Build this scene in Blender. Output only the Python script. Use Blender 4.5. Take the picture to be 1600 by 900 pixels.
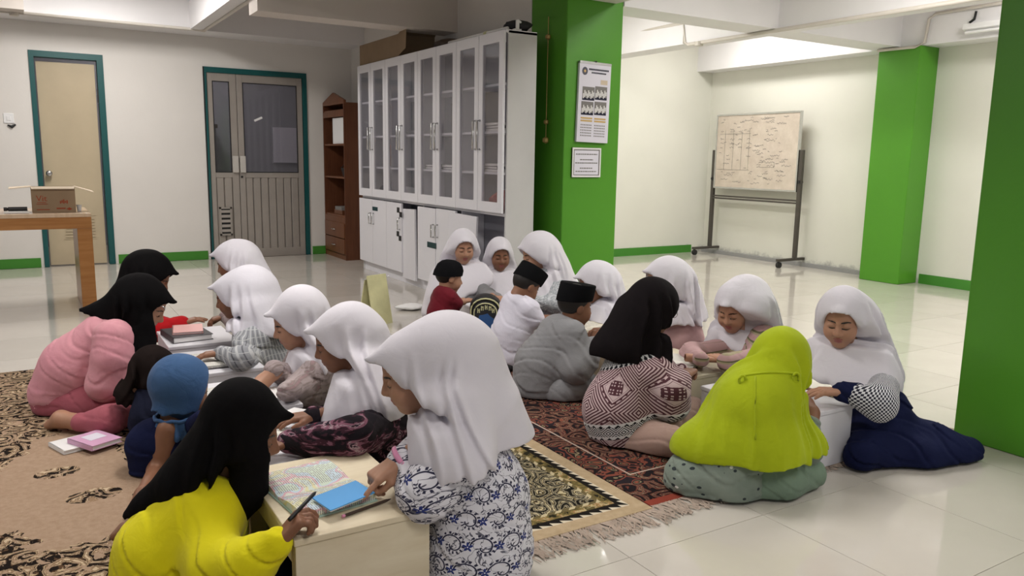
import bpy, math, random
import numpy as np
from mathutils import Vector, Matrix
random.seed(7); np.random.seed(7)
for _o in list(bpy.data.objects): bpy.data.objects.remove(_o)
SC = bpy.context.scene; COL = SC.collection
PI = math.pi

# ------------------------------------------------------------------ camera
FOC = 1230.364; CAMP = np.array([-2.11105, -1.73750, 1.21130])
PITCH, ROLL, YAW = 0.162581, 0.0171582, -0.550953
_fw = np.array([-math.sin(YAW)*math.cos(PITCH), math.cos(YAW)*math.cos(PITCH), -math.sin(PITCH)])
_r = np.array([math.cos(YAW), math.sin(YAW), 0.0]); _u = np.cross(_r, _fw)
RT = math.cos(ROLL)*_r+math.sin(ROLL)*_u; UP = -math.sin(ROLL)*_r+math.cos(ROLL)*_u; FW = _fw
cam = bpy.data.cameras.new('camera'); cam.sensor_width = 36; cam.lens = FOC/1600*36; cam.clip_start = .05
co = bpy.data.objects.new('camera', cam); COL.objects.link(co)
M = Matrix.Identity(4)
for i in range(3):
    M[i][0] = RT[i]; M[i][1] = UP[i]; M[i][2] = -FW[i]; M[i][3] = CAMP[i]
co.matrix_world = M; SC.camera = co
HR = np.array([math.cos(YAW), math.sin(YAW), 0.0])        # level right, level towards the camera
HT = np.array([math.sin(YAW), -math.cos(YAW), 0.0])

# ------------------------------------------------------------------ light
SC.view_settings.view_transform = 'Standard'; SC.view_settings.look = 'None'
SC.view_settings.gamma = 1; SC.view_settings.use_curve_mapping = False
SC.view_settings.exposure = 0.0
wd = bpy.data.worlds.new('world'); SC.world = wd; wd.use_nodes = True
wd.node_tree.nodes['Background'].inputs[0].default_value = (.92, .95, 1, 1)
wd.node_tree.nodes['Background'].inputs[1].default_value = .28
LAMPS = [(-1.5, 6.1, 2.90, 50), (-.9, 1.6, 2.90, 42), (2.5, 1.2, 2.90, 55), (2.6, 4.7, 2.90, 26), (4.75, 4.7, 2.90, 26),
         (4.75, 1.3, 2.90, 28), (-3.6, 2.4, 2.90, 40), (-1.2, -2.2, 2.90, 36), (2.4, -2.0, 2.90, 30), (-.5, 8.9, 2.90, 12)]  # last lamp is added, unseen, to brighten the room behind the glass door

# ------------------------------------------------------------------ materials
MATS = {}
def newmat(name):
    m = bpy.data.materials.new(name); m.use_nodes = True; MATS[name] = m
    return m, m.node_tree, m.node_tree.nodes['Principled BSDF']
class E:                                                     # little node algebra
    def __init__(s, t, sock): s.t = t; s.s = sock
    def _m(s, op, *a):
        n = s.t.nodes.new('ShaderNodeMath'); n.operation = op
        for i, x in enumerate((s,)+a):
            if isinstance(x, E): s.t.links.new(x.s, n.inputs[i])
            else: n.inputs[i].default_value = x
        return E(s.t, n.outputs[0])
    def __add__(s, o): return s._m('ADD', o)
    def __radd__(s, o): return s._m('ADD', o)
    def __sub__(s, o): return s._m('SUBTRACT', o)
    def __mul__(s, o): return s._m('MULTIPLY', o)
    def __rmul__(s, o): return s._m('MULTIPLY', o)
    def __truediv__(s, o): return s._m('DIVIDE', o)
    def sin(s): return s._m('SINE')
    def abs(s): return s._m('ABSOLUTE')
    def frac(s): return s._m('FRACT')
    def floor(s): return s._m('FLOOR')
    def lt(s, o): return s._m('LESS_THAN', o)
    def gt(s, o): return s._m('GREATER_THAN', o)
    def min(s, o): return s._m('MINIMUM', o)
    def max(s, o): return s._m('MAXIMUM', o)
    def sqrt(s): return s._m('SQRT')
    def atan2(s, o): return s._m('ARCTAN2', o)
    def mod(s, o): return s._m('FLOORED_MODULO', o)
def coords(t, kind='Object'):
    c = t.nodes.new('ShaderNodeTexCoord'); sp = t.nodes.new('ShaderNodeSeparateXYZ')
    t.links.new(c.outputs[kind], sp.inputs[0])
    return c.outputs[kind], E(t, sp.outputs[0]), E(t, sp.outputs[1]), E(t, sp.outputs[2])
def noise(t, vec, scale, detail=3, rough=.55, dist=0):
    n = t.nodes.new('ShaderNodeTexNoise'); n.inputs['Scale'].default_value = scale
    n.inputs['Detail'].default_value = detail; n.inputs['Roughness'].default_value = rough; n.inputs['Distortion'].default_value = dist
    t.links.new(vec, n.inputs['Vector']); return E(t, n.outputs[0])
def voro(t, vec, scale, feat='F1', out=0):
    n = t.nodes.new('ShaderNodeTexVoronoi'); n.inputs['Scale'].default_value = scale; n.feature = feat
    t.links.new(vec, n.inputs['Vector']); return E(t, n.outputs[out])
def rgb(c): return (c[0], c[1], c[2], 1)
def mix(t, f, a, b):
    n = t.nodes.new('ShaderNodeMix'); n.data_type = 'RGBA'
    if isinstance(f, E): t.links.new(f.s, n.inputs[0])
    else: n.inputs[0].default_value = f
    for i, x in ((6, a), (7, b)):
        if isinstance(x, tuple): n.inputs[i].default_value = rgb(x)
        else: t.links.new(x, n.inputs[i])
    return n.outputs[2]
def ramp(t, f, stops, const=False):
    n = t.nodes.new('ShaderNodeValToRGB'); t.links.new(f.s, n.inputs[0]); cr = n.color_ramp
    if const: cr.interpolation = 'CONSTANT'
    while len(cr.elements) > 1: cr.elements.remove(cr.elements[-1])
    cr.elements[0].position = stops[0][0]; cr.elements[0].color = rgb(stops[0][1])
    for p, c in stops[1:]:
        e = cr.elements.new(p); e.color = rgb(c)
    return n.outputs[0]
def bump(t, b, h, strength=.3, dist=.01):
    n = t.nodes.new('ShaderNodeBump'); n.inputs['Strength'].default_value = strength; n.inputs['Distance'].default_value = dist
    t.links.new(h.s, n.inputs['Height']); t.links.new(n.outputs[0], b.inputs['Normal'])
def setb(b, col=None, rough=.5, spec=.5, metal=0):
    if col is not None: b.inputs['Base Color'].default_value = rgb(col)
    b.inputs['Roughness'].default_value = rough; b.inputs['Specular IOR Level'].default_value = spec; b.inputs['Metallic'].default_value = metal
def flat(name, col, rough=.5, spec=.5, metal=0, var=.0, vs=6):
    m, t, b = newmat(name); setb(b, col, rough, spec, metal)
    if var:
        v, x, y, z = coords(t); n = noise(t, v, vs, 4)
        d = tuple(c*(1-var) for c in col); l = tuple(min(1, c*(1+var)) for c in col)
        t.links.new(ramp(t, n, [(.3, d), (.7, l)]), b.inputs['Base Color'])
    return m
def paint(name, col, dirt=None, rough=.6, stain=False):
    m, t, b = newmat(name); setb(b, col, rough, .35)
    v, x, y, z = coords(t); n = noise(t, v, 1.7, 5); n2 = noise(t, v, 45, 3)
    c = ramp(t, n, [(.3, tuple(k*.95 for k in col)), (.7, col)])
    if stain:
        s = noise(t, v, 9, 6, .7); band = (z*-4.2+1.0).max(0.0)
        c = mix(t, ((s*band-.30)*4).max(0.0).min(.75), c, dirt)
    t.links.new(c, b.inputs['Base Color']); bump(t, b, n2, .12, .004)
    return m
def wood(name, a, c, rough=.35, sc=(2, 30, 30)):
    m, t, b = newmat(name); setb(b, a, rough, .4)
    cc = t.nodes.new('ShaderNodeTexCoord'); mp = t.nodes.new('ShaderNodeMapping'); mp.inputs['Scale'].default_value = sc
    t.links.new(cc.outputs['Object'], mp.inputs[0]); n = noise(t, mp.outputs[0], 1.4, 4, .6, .6)
    t.links.new(ramp(t, n, [(.3, a), (.7, c)]), b.inputs['Base Color']); return m
def cloth(name, col, col2=None, wr=.35, rough=.85, patt=None):
    m, t, b = newmat(name); setb(b, col, rough, .15)
    b.inputs['Sheen Weight'].default_value = .08 if max(col) > .1 else 0; b.inputs['Specular IOR Level'].default_value = .15 if max(col) > .1 else .08
    v, x, y, z = coords(t)
    if patt: t.links.new(patt(t), b.inputs['Base Color'])
    elif col2:
        t.links.new(ramp(t, noise(t, v, 5, 4), [(.35, col), (.65, col2)]), b.inputs['Base Color'])
    h = noise(t, v, 14, 3, .5, .8)+noise(t, v, 700, 1)*.06
    bump(t, b, h, wr, .012); return m

paint('wall_paint', (.78, .75, .71)); paint('wall_cream', (.77, .765, .69), (.32, .32, .30), stain=True)
paint('ceiling_paint', (.70, .66, .62)); paint('ceiling_lit', (.83, .82, .83))  # the white one has the lamp light of the bays in its colour
paint('green_paint', (.085, .30, .022), rough=.38); paint('green_base', (.06, .25, .03), rough=.45)
paint('ceiling_unlit', (.68, .62, .57))  # brown-grey of the unlit slab and beams put into the colour
flat('teal_paint', (.004, .085, .085), .4); flat('door_cream', (.52, .43, .29), .5, var=.06, vs=3)
flat('aluminium', (.37, .335, .30), .45, .4, .25, var=.05); flat('steel', (.6, .6, .6), .25, .5, 1)
flat('white_lam', (.80, .79, .83), .3, .5); flat('cab_side', (.62, .61, .60), .35, .5, var=.04, vs=3)
flat('black', (.008, .008, .009), .5); flat('dark', (.02, .02, .022), .7); flat('navy_tape', (.0, .035, .04), .4)
flat('pipe_paint', (.60, .56, .50), .5); flat('frame_dark', (.09, .08, .07), .45, .4, .4)
flat('white_plastic', (.85, .85, .85), .35); flat('paper', (.82, .81, .80), .8, .2); flat('paper_lilac', (.74, .72, .80), .8, .2)
flat('ink', (.03, .03, .05), .8, .1); flat('ink_grey', (.22, .21, .2), .8, .1); flat('ink_red', (.30, .06, .03), .8, .1)
flat('gold', (.62, .42, .16), .4, .5, .5); flat('pink_plastic', (.75, .30, .48), .4)
flat('red_thing', (.6, .03, .02), .6); flat('brown_dark', (.05, .028, .018), .6)
wood('desk_wood', (.30, .125, .035), (.40, .19, .065), .3, (1.5, 1.5, 26)); wood('desk_top', (.50, .36, .24), (.60, .45, .32), .18, (20, 2, 2))
wood('case_wood', (.095, .032, .014), (.14, .05, .022), .4, (30, 30, 2)); wood('case_front', (.13, .045, .018), (.18, .07, .03), .4, (30, 30, 2))
wood('box_cream', (.70, .60, .42), (.80, .71, .53), .5, (3, 14, 14)); flat('box_white', (.76, .75, .79), .35, .45, var=.03)
flat('box_pale', (.72, .66, .50), .5, var=.05); flat('cardboard', (.27, .19, .12), .8, .2, var=.08); flat('cardboard_in', (.62, .52, .40), .8, .2)
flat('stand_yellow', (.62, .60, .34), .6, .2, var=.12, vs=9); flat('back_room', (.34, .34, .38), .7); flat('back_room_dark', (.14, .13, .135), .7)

def glass(name, tint, haze, rough=.03):
    m, t, b = newmat(name); t.nodes.remove(b)
    o = t.nodes['Material Output']; tr = t.nodes.new('ShaderNodeBsdfTransparent'); tr.inputs[0].default_value = rgb(tint)
    g = t.nodes.new('ShaderNodeBsdfGlossy'); g.inputs['Roughness'].default_value = rough
    lw = t.nodes.new('ShaderNodeLayerWeight'); fx = E(t, lw.outputs['Facing']); fx = fx*fx; fx = fx*fx*.55+.03
    mx = t.nodes.new('ShaderNodeMixShader'); t.links.new(fx.s, mx.inputs[0]); t.links.new(tr.outputs[0], mx.inputs[1]); t.links.new(g.outputs[0], mx.inputs[2])
    df = t.nodes.new('ShaderNodeBsdfDiffuse'); df.inputs[0].default_value = (.5, .5, .52, 1); m2 = t.nodes.new('ShaderNodeMixShader'); m2.inputs[0].default_value = haze  # grey diffuse haze in the panes stands in for a soft reflection
    t.links.new(mx.outputs[0], m2.inputs[1]); t.links.new(df.outputs[0], m2.inputs[2]); t.links.new(m2.outputs[0], o.inputs[0])
glass('glass_smoke', (.93, .92, .94), .10); glass('glass_door', (.80, .79, .81), .05); flat('aluminium_light', (.55, .52, .48), .4)

def m_tile():
    m, t, b = newmat('floor_tile'); setb(b, (.62, .58, .52), .07, .5)
    v, x, y, z = coords(t)
    oi = t.nodes.new('ShaderNodeObjectInfo'); rnd = E(t, oi.outputs['Random'])
    n = noise(t, v, 4, 4)*.6+rnd*.4
    t.links.new(ramp(t, n, [(.3, (.585, .55, .49)), (.75, (.655, .615, .555))]), b.inputs['Base Color'])
    b.inputs['Coat Weight'].default_value = .25; b.inputs['Coat Roughness'].default_value = .04
    flat('grout', (.36, .33, .29), .6)
m_tile()

def rugpat(kind):
    def p(t):
        v, x, y, z = coords(t)                              # metres from the rug's own corner
        L, Wd = {'beige': (3.9, 2.25), 'olive': (2.9, 1.14), 'red': (2.9, 1.76)}[kind]
        ex = x.min(x*-1+Wd); ey = y.min(y*-1+L); e = ex.min(ey)
        w = noise(t, v, 7, 3)
        add = t.nodes.new('ShaderNodeVectorMath'); add.operation = 'MULTIPLY_ADD'
        nn = t.nodes.new('ShaderNodeTexNoise'); nn.inputs['Scale'].default_value = 6; t.links.new(v, nn.inputs['Vector'])
        t.links.new(nn.outputs['Color'], add.inputs[0]); add.inputs[1].default_value = (.16, .16, .16); t.links.new(v, add.inputs[2])
        wv = add.outputs[0]
        a = voro(t, wv, 20); bb = noise(t, wv, 24, 3, .6, 1.5); cells = voro(t, wv, 9)
        curl = ((cells*26).sin()*.5+.5)
        if kind == 'beige':
            base = ramp(t, noise(t, v, 60, 2), [(.3, (.355, .245, .165)), (.7, (.42, .30, .21))])
            leafm = bb*.6+curl*.4
            fl = ramp(t, leafm, [(0, (.012, .008, .006)), (.40, (.10, .055, .03)), (.47, (.50, .38, .24)), (.55, (.015, .01, .008)), (.60, (.30, .2, .12)), (.70, (.56, .44, .30))], True)
            ov = lambda cx, cy, rx, ry: (((x-cx)/rx)*((x-cx)/rx)+((y-cy)/ry)*((y-cy)/ry)).sqrt()+(w-.5)*.9
            dens = ov(1.68, 2.07, .23, .60).gt(1.0).max(ov(1.65, 2.19, .085, .06).lt(.9)).max(ov(1.75, 1.90, .095, .065).lt(.9))
            mask = dens*((bb-.44).gt(0)).max(curl.lt(.35)*bb.gt(.40))
            return mix(t, mask, base, fl)
        if kind == 'olive':
            s = (x*1.0+y)*24; tri = (s.frac()-.5).abs()*2
            tr = ((e-.058)/.022)
            fld = ramp(t, bb*.55+curl*.45, [(0, (.008, .007, .005)), (.36, (.50, .44, .30)), (.41, (.01, .009, .006)), (.48, (.13, .10, .04)), (.52, (.55, .49, .35)), (.57, (.012, .01, .008)), (.66, (.16, .12, .05)), (.70, (.50, .43, .27))], True)
            band = ramp(t, bb*.6+a*.4, [(0, (.02, .018, .01)), (.38, (.13, .10, .035)), (.48, (.22, .17, .06)), (.55, (.35, .18, .09)), (.58, (.45, .38, .2)), (.63, (.1, .08, .03))], True)
            tan = ramp(t, noise(t, v, 40, 2), [(.3, (.40, .30, .18)), (.7, (.47, .36, .23))])
            dash = mix(t, ((x-y)*17).frac().lt(.55), (.50, .43, .27), (.14, .11, .05))
            c = mix(t, e.lt(.146), fld, dash); c = mix(t, e.lt(.130), c, band); c = mix(t, e.lt(.096), c, (.012, .01, .008))
            c = mix(t, e.lt(.08), c, mix(t, tri.lt(tr), (.62, .55, .42), (.01, .009, .008)))
            return mix(t, e.lt(.058), c, tan)
        base = ramp(t, bb*.5+curl*.5, [(0, (.012, .009, .01)), (.40, (.16, .045, .03)), (.46, (.025, .018, .018)), (.52, (.22, .12, .07)), (.56, (.24, .065, .04)), (.62, (.03, .022, .025)), (.67, (.28, .22, .14)), (.71, (.10, .03, .025))], True)
        big = ramp(t, a+w*.3, [(0, (.26, .07, .04)), (.35, (.03, .02, .02)), (.42, (.24, .19, .11)), (.48, (.018, .014, .014)), (.62, (.2, .06, .04)), (.75, (.02, .015, .018))], True)
        c = mix(t, noise(t, v, 3, 2).gt(.5), base, big)
        ln = ((ex-.115).abs().lt(.004)*ey.gt(.25)).max((ey-.256).abs().lt(.004)*ex.gt(.113))
        c = mix(t, ln, c, (.45, .36, .30))
        return mix(t, ey.lt(.04), c, (.27, .055, .035))
    return p
def m_rug(kind):
    m, t, b = newmat('rug_'+kind); setb(b, (.4, .3, .2), .95, .1)
    t.links.new(rugpat(kind)(t), b.inputs['Base Color']); v, x, y, z = coords(t)
    bump(t, b, noise(t, v, 260, 2), .5, .004)
for _k in ('beige', 'olive', 'red'): m_rug(_k)
flat('fringe_yarn', (.42, .34, .28), .95, .1, var=.2, vs=20)

# garment prints, laid out on the garment's own UVs (metres round the body, metres up)
def uvs(t): 
    v, x, y, z = coords(t, 'UV'); return v, x, y
def pt_batik(t):
    v, x, y = uvs(t); S = .066
    row = (y/S).floor(); xx = x/S+row.mod(2.0)*.5
    px = xx.frac()-.5; py = (y/S).frac()-.5
    r = (px*px+py*py).sqrt(); th = py.atan2(px)
    sp = (r-.10-(th+3.1416)*.052).abs()
    arm = sp.lt(.026)*r.lt(.47)
    tick = ((th*13.0+r*6).sin()).gt(.25)*(r-.20-(th+3.1416)*.052).abs().lt(.055)*r.lt(.5)
    fx = (xx+.5).frac()-.5; fr = (fx*fx+py*py).sqrt(); fth = py.atan2(fx)
    fl = fr.lt(((fth*5).sin()*.5+.5)*.12+.06)*fr.gt(.025)
    lx = ((xx+.27)*2).frac()-.5; ly = ((y/S+.33)*2).frac()-.5
    lf = ((lx+ly)*(lx+ly)*1.0+(lx-ly)*(lx-ly)*9).sqrt().lt(.22)
    lines = (noise(t, v, 34, 2, .5, 1.2)-.5).abs().lt(.018)
    k = arm.max(tick).max(lf*.9).max(lines*.85)
    c = mix(t, k, (.74, .73, .78), (.035, .035, .07)); return mix(t, fl, c, (.03, .045, .19))
def pt_ikat(t):
    v, x, y = uvs(t); S = .19
    dx = ((x/S).frac()-.5).abs(); dy = ((y/S+.12).frac()-.5).abs(); q = dx+dy
    ring = ((q*13).frac()).lt(.5)*q.gt(.26)
    cx = dx; star = (cx.max(dy).lt(.15)*((cx*17).frac().lt(.5)).max((dy*17).frac().lt(.5)*1.0)*q.lt(.24))
    jag = ((x*55).frac().lt(.5))*((y*55).frac().lt(.5))*q.gt(.30)*q.lt(.38)
    pk = ring.max(star).max(jag)
    c = mix(t, pk, (.56, .43, .44), (.085, .03, .04))
    yb = y+x*-.28
    band = (((yb+.045)/.30).frac()-.5).abs().lt(.115)
    bq = ((x/.05).frac()-.5).abs()+((yb/.05).frac()-.5).abs()
    ch = (((x*36).frac()-.5).abs()+((yb*36).frac()-.5).abs()).lt(.38)
    bk = mix(t, ((bq*5).frac().lt(.45)).max(bq.lt(.14)), (.72, .72, .73), (.012, .012, .016))
    edge = ((((yb+.045)/.30).frac()-.5).abs()-.105).abs().lt(.035)
    bk = mix(t, edge, bk, mix(t, ch, (.75, .75, .76), (.01, .01, .014)))
    return mix(t, band, c, bk)
def pt_plaid(t):
    v, x, y = uvs(t); a = ((x+y*.15)*58).frac(); b2 = ((y)*30).frac()
    c = ramp(t, noise(t, v, 20, 2), [(.3, (.24, .25, .27)), (.7, (.34, .35, .37))])
    c = mix(t, a.lt(.22), c, (.50, .51, .52)); c = mix(t, ((a-.6).abs()).lt(.06), c, (.13, .13, .15)); return mix(t, b2.lt(.08), c, (.48, .49, .5))
def pt_darkfloral(t):
    v, x, y = uvs(t); n = noise(t, v, 26, 3, .6, 1.4); k = noise(t, v, 9, 2)
    a = ramp(t, n, [(0, (.015, .012, .016)), (.46, (.05, .02, .03)), (.52, (.21, .09, .13)), (.58, (.34, .24, .27)), (.62, (.03, .02, .03)), (.68, (.16, .03, .05))], True)
    return mix(t, k.gt(.55), a, (.02, .016, .02))
def pt_mauve(t):
    v, x, y = uvs(t); n = noise(t, v, 22, 3, .6, 1)
    return ramp(t, n, [(.35, (.30, .25, .25)), (.5, (.40, .33, .33)), (.58, (.24, .19, .18)), (.68, (.36, .22, .24))])
def pt_gingham(t):
    v, x, y = uvs(t); a = (x*62).frac().lt(.5); b2 = (y*62).frac().lt(.5)
    return mix(t, ((a+b2)-1).abs().lt(.5), (.68, .68, .71), (.02, .02, .035))
def pt_specks(t):
    v, x, y = uvs(t); n = t.nodes.new('ShaderNodeTexVoronoi'); n.inputs['Scale'].default_value = 38; t.links.new(v, n.inputs['Vector'])
    d = E(t, n.outputs[0]); cs = t.nodes.new('ShaderNodeSeparateColor'); t.links.new(n.outputs[1], cs.inputs[0]); c0 = E(t, cs.outputs[0])
    b = ramp(t, noise(t, v, 9, 3), [(.35, (.19, .235, .195)), (.65, (.25, .295, .25))])
    b = mix(t, d.lt(.24)*c0.lt(.75), b, (.035, .045, .05)); return mix(t, d.lt(.22)*c0.gt(.84), b, (.75, .76, .72))
def pt_greyfloral(t):
    v, x, y = uvs(t); n = noise(t, v, 28, 3, .6, 1.6)
    return ramp(t, n, [(.4, (.55, .57, .60)), (.5, (.25, .28, .30)), (.56, (.60, .61, .63)), (.64, (.33, .36, .38))])
def pt_band(t):
    v, x, y = uvs(t); s = (y*28+noise(t, v, 10, 2)*.6).frac(); n = noise(t, v, 5, 2)
    return mix(t, s.lt(.38)*n.gt(.42), (.46, .29, .29), mix(t, s.lt(.2), (.13, .12, .06), (.36, .31, .2)))
cloth('cl_white', (.725, .70, .755), wr=.22); cloth('cl_white2', (.73, .71, .775), wr=.25); cloth('cl_black', (.0045, .004, .0045), wr=.3); cloth('cl_black2', (.008, .006, .007), wr=.25)
cloth('cl_brownblack', (.014, .009, .008), wr=.25); cloth('cl_blue', (.042, .10, .225), (.058, .125, .265), .5); cloth('cl_lime', (.35, .43, .008), (.41, .50, .012), .35)
cloth('cl_yellow', (.78, .70, .008), (.82, .74, .014), .35); cloth('cl_pink', (.66, .29, .345), (.70, .34, .385), .35); cloth('cl_mauve', (.34, .085, .115), (.40, .11, .14), .35)
cloth('cl_red', (.42, .008, .012), wr=.3); cloth('cl_maroon', (.13, .008, .016), wr=.3); cloth('cl_navy', (.008, .011, .042), (.012, .016, .055), .4); cloth('cl_navydark', (.012, .014, .03), wr=.3)
cloth('cl_grey', (.225, .225, .235), (.26, .26, .27), .4); cloth('cl_shirt', (.66, .64, .73), (.70, .68, .77), .4); cloth('cl_sage', (.155, .225, .165), (.185, .26, .19), .3)
cloth('cl_beige', (.36, .24, .20), (.40, .28, .235), .3); cloth('cl_velvet', (.006, .006, .007), wr=.1, rough=.95); cloth('cl_pinktop', (.48, .30, .30), wr=.3)
cloth('batik', (.7, .7, .7), patt=pt_batik); cloth('ikat', (.5, .4, .4), patt=pt_ikat, wr=.25); cloth('plaid', (.3, .3, .3), patt=pt_plaid); cloth('darkfloral', (.1, .1, .1), patt=pt_darkfloral)
cloth('mauvefloral', (.4, .3, .3), patt=pt_mauve); cloth('gingham', (.5, .5, .5), patt=pt_gingham, wr=.25); cloth('specks', (.2, .25, .2), patt=pt_specks); cloth('greyfloral', (.5, .5, .5), patt=pt_greyfloral)
cloth('pinkband', (.5, .3, .3), patt=pt_band)
def skin(name, col):
    m, t, b = newmat(name); setb(b, col, .5, .35); b.inputs['Subsurface Weight'].default_value = .08; b.inputs['Subsurface Scale'].default_value = .01
    v, x, y, z = coords(t); n = noise(t, v, 30, 3)
    t.links.new(ramp(t, n, [(.3, tuple(c*.93 for c in col)), (.7, col)]), b.inputs['Base Color'])
skin('skin_a', (.38, .185, .105)); skin('skin_b', (.25, .115, .065)); skin('skin_c', (.44, .235, .15))
flat('lips', (.33, .10, .085), .45); flat('hair', (.012, .009, .008), .5)

# ------------------------------------------------------------------ mesh helpers
def link(name, me, mat=None, parent=None, smooth=False):
    o = bpy.data.objects.new(name, me); COL.objects.link(o)
    if mat is not None:
        for mm in (mat if isinstance(mat, (list, tuple)) else [mat]): me.materials.append(MATS[mm])
    if parent is not None: o.parent = parent
    if smooth: me.shade_smooth()
    return o
class MB:
    def __init__(s): s.v = []; s.f = []
    def add(s, vs, fs):
        n = len(s.v); s.v += [tuple(map(float, p)) for p in vs]; s.f += [tuple(i+n for i in f) for f in fs]; return s
    def box(s, x0, y0, z0, x1, y1, z1):
        vs = [(x, y, z) for z in (z0, z1) for y in (y0, y1) for x in (x0, x1)]
        return s.add(vs, [(0, 2, 3, 1), (4, 5, 7, 6), (0, 1, 5, 4), (2, 6, 7, 3), (0, 4, 6, 2), (1, 3, 7, 5)])
    def prism(s, prof, a, b, axis='y'):                       # 2-D profile swept along an axis
        n = len(prof); vs = []
        for d in (a, b):
            for p, q in prof: vs.append({'y': (p, d, q), 'x': (d, p, q), 'z': (p, q, d)}[axis])
        return s.add(vs, [tuple(range(n)), tuple(range(2*n-1, n-1, -1))]+[(i, i+n, (i+1) % n+n, (i+1) % n) for i in range(n)])
    def tube(s, pts, r, n=8, caps=True):
        pts = [np.array(p, float) for p in pts]; rs = r if isinstance(r, (list, tuple)) else [r]*len(pts); vs = []; fs = []
        for i, p in enumerate(pts):
            d = pts[min(i+1, len(pts)-1)]-pts[max(i-1, 0)]; d = d/(np.linalg.norm(d)+1e-9)
            a = np.cross(d, (0, 0, 1) if abs(d[2]) < .9 else (1, 0, 0)); a /= np.linalg.norm(a); b = np.cross(d, a)
            for k in range(n): vs.append(p+rs[i]*(a*math.cos(2*PI*k/n)+b*math.sin(2*PI*k/n)))
        for i in range(len(pts)-1):
            for k in range(n): fs.append((i*n+k, i*n+(k+1) % n, (i+1)*n+(k+1) % n, (i+1)*n+k))
        if caps: fs += [tuple(range(n-1, -1, -1)), tuple(range((len(pts)-1)*n, len(pts)*n))]
        return s.add(vs, fs)
    def build(s, name, mat, parent=None, smooth=False, bev=0):
        me = bpy.data.meshes.new(name); me.from_pydata(s.v, [], s.f); me.update()
        o = link(name, me, mat, parent, smooth)
        if bev:
            md = o.modifiers.new('bevel', 'BEVEL'); md.width = bev; md.segments = 2; md.limit_method = 'ANGLE'
        return o
def box(name, mat, b, parent=None, bev=0): return MB().box(*b).build(name, mat, parent, bev=bev)
def tag(o, label=None, cat=None, group=None, kind=None):
    for k, v in (('label', label), ('category', cat), ('group', group), ('kind', kind)):
        if v: o[k] = v
    return o
def thing(name, loc, label, cat, group=None, rz=0):
    o = bpy.data.objects.new(name, None); o.empty_display_size = .05; COL.objects.link(o); o.location = loc; o.rotation_euler = (0, 0, rz)
    return tag(o, label, cat, group)
def struct(name, mat, mb, parent=None):
    o = mb.build(name, mat, parent)
    if parent is None: o['kind'] = 'structure'
    return o
# ------------------------------------------------------------------ the room
WY = 7.85; CX = 1.40; RX = 5.78; FY = 6.10; SL = 3.0
fl = struct('floor', 'grout', MB().box(-7, -5, -.10, 6.2, 10.2, -.003))
_t = MB().box(.0012, .0012, -.003, .5988, .5988, 0)
tile_me = None
for i in range(-5, 10):
    for j in range(-4, 13):
        if tile_me is None: o = _t.build('floor_tile', 'floor_tile', fl); tile_me = o.data
        else: o = bpy.data.objects.new('floor_tile', tile_me); COL.objects.link(o); o.parent = fl
        o.location = (i*.6, j*.6, 0)
D1 = (-2.009, -1.336, 2.216); D2 = (-.341, .833, 2.175)
wb = MB()
for a, b in ((-7, D1[0]), (D1[1], D2[0]), (D2[1], CX+.15)): wb.box(a, WY, -.003, b, WY+.15, SL)
wb.box(D1[0], WY, D1[2], D1[1], WY+.15, SL).box(D2[0], WY, D2[2], D2[1], WY+.15, SL)
struct('wall_back', 'wall_paint', wb)
struct('wall_partition', 'wall_paint', MB().box(CX, 3.75, -.003, CX+.15, WY, SL))
struct('wall_far', 'wall_cream', MB().box(CX+.15, FY, -.003, RX+.15, FY+.15, SL))
struct('wall_right', 'wall_cream', MB().box(RX, -5, -.003, RX+.15, FY, SL))
ce = struct('ceiling', 'ceiling_unlit', MB().box(-7, -5, SL, 6.2, 10.2, SL+.12))
for mat, b in (('ceiling_lit', (-7, 7.40, 2.50, CX, WY-.001, SL)), ('ceiling_lit', (-.53, -3, 2.50, -.36, 7.40, SL)), ('ceiling_unlit', (-.42, 5.02, 2.36, CX, 5.30, SL)),
               ('ceiling_unlit', (-2.9, 7.15, 2.50, -2.02, 7.40, SL)), ('ceiling_lit', (CX+.53, 3.25, 2.39, 5.50, 3.58, SL)), ('ceiling_lit', (3.68, -3, 2.39, 3.95, 3.25, SL)),
               ('ceiling_lit', (3.68, 3.58, 2.39, 3.95, FY, SL)), ('ceiling_lit', (5.50, -5, 2.38, RX, FY, SL)), ('ceiling_paint', (CX+.05, -3, 2.40, CX+.45, -.40, SL)), ('ceiling_paint', (CX+.05, .13, 2.40, CX+.45, 3.25, SL))):
    _n = globals().get('_n', 0)+1; o = box('trim_%d' % _n, mat, b); o['kind'] = 'structure'
# baseboards
bbk = struct('baseboard_back', 'green_base', MB().box(-7, WY-.012, 0, D1[0]-.03, WY, .10).box(D1[1]+.03, WY-.012, 0, D2[0]-.03, WY, .10).box(D2[1]+.03, WY-.012, 0, CX, WY, .10))
struct('baseboard_far', 'green_base', MB().box(CX+.15, FY-.012, 0, 5.55, FY, .10))
struct('baseboard_right', 'green_base', MB().box(RX-.012, -5, 0, RX, 2.98, .10))
flat('kerb', (.30, .30, .30), .7); struct('baseboard_right_kerb', 'kerb', MB().box(RX-.05, 3.47, 0, RX, FY-.02, .045))
# pillars
for nm, b, lab in (('pillar', (CX, 3.26, 0, CX+.53, 3.749, SL), 'green painted square pillar with calendar and notice on it'),
                   ('pillar', (5.46, 3.01, 0, RX-.001, 3.46, 2.38), 'green painted pilaster on the cream wall beside the whiteboard'),
                   ('pillar', (CX, -.40, 0, CX+.53, .13, SL), 'big plain dark green pillar standing beside the navy skirt')):
    o = MB().box(*b).build(nm, 'green_paint', bev=.008); o['kind'] = 'structure'; tag(o, lab, 'pillar')
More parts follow.
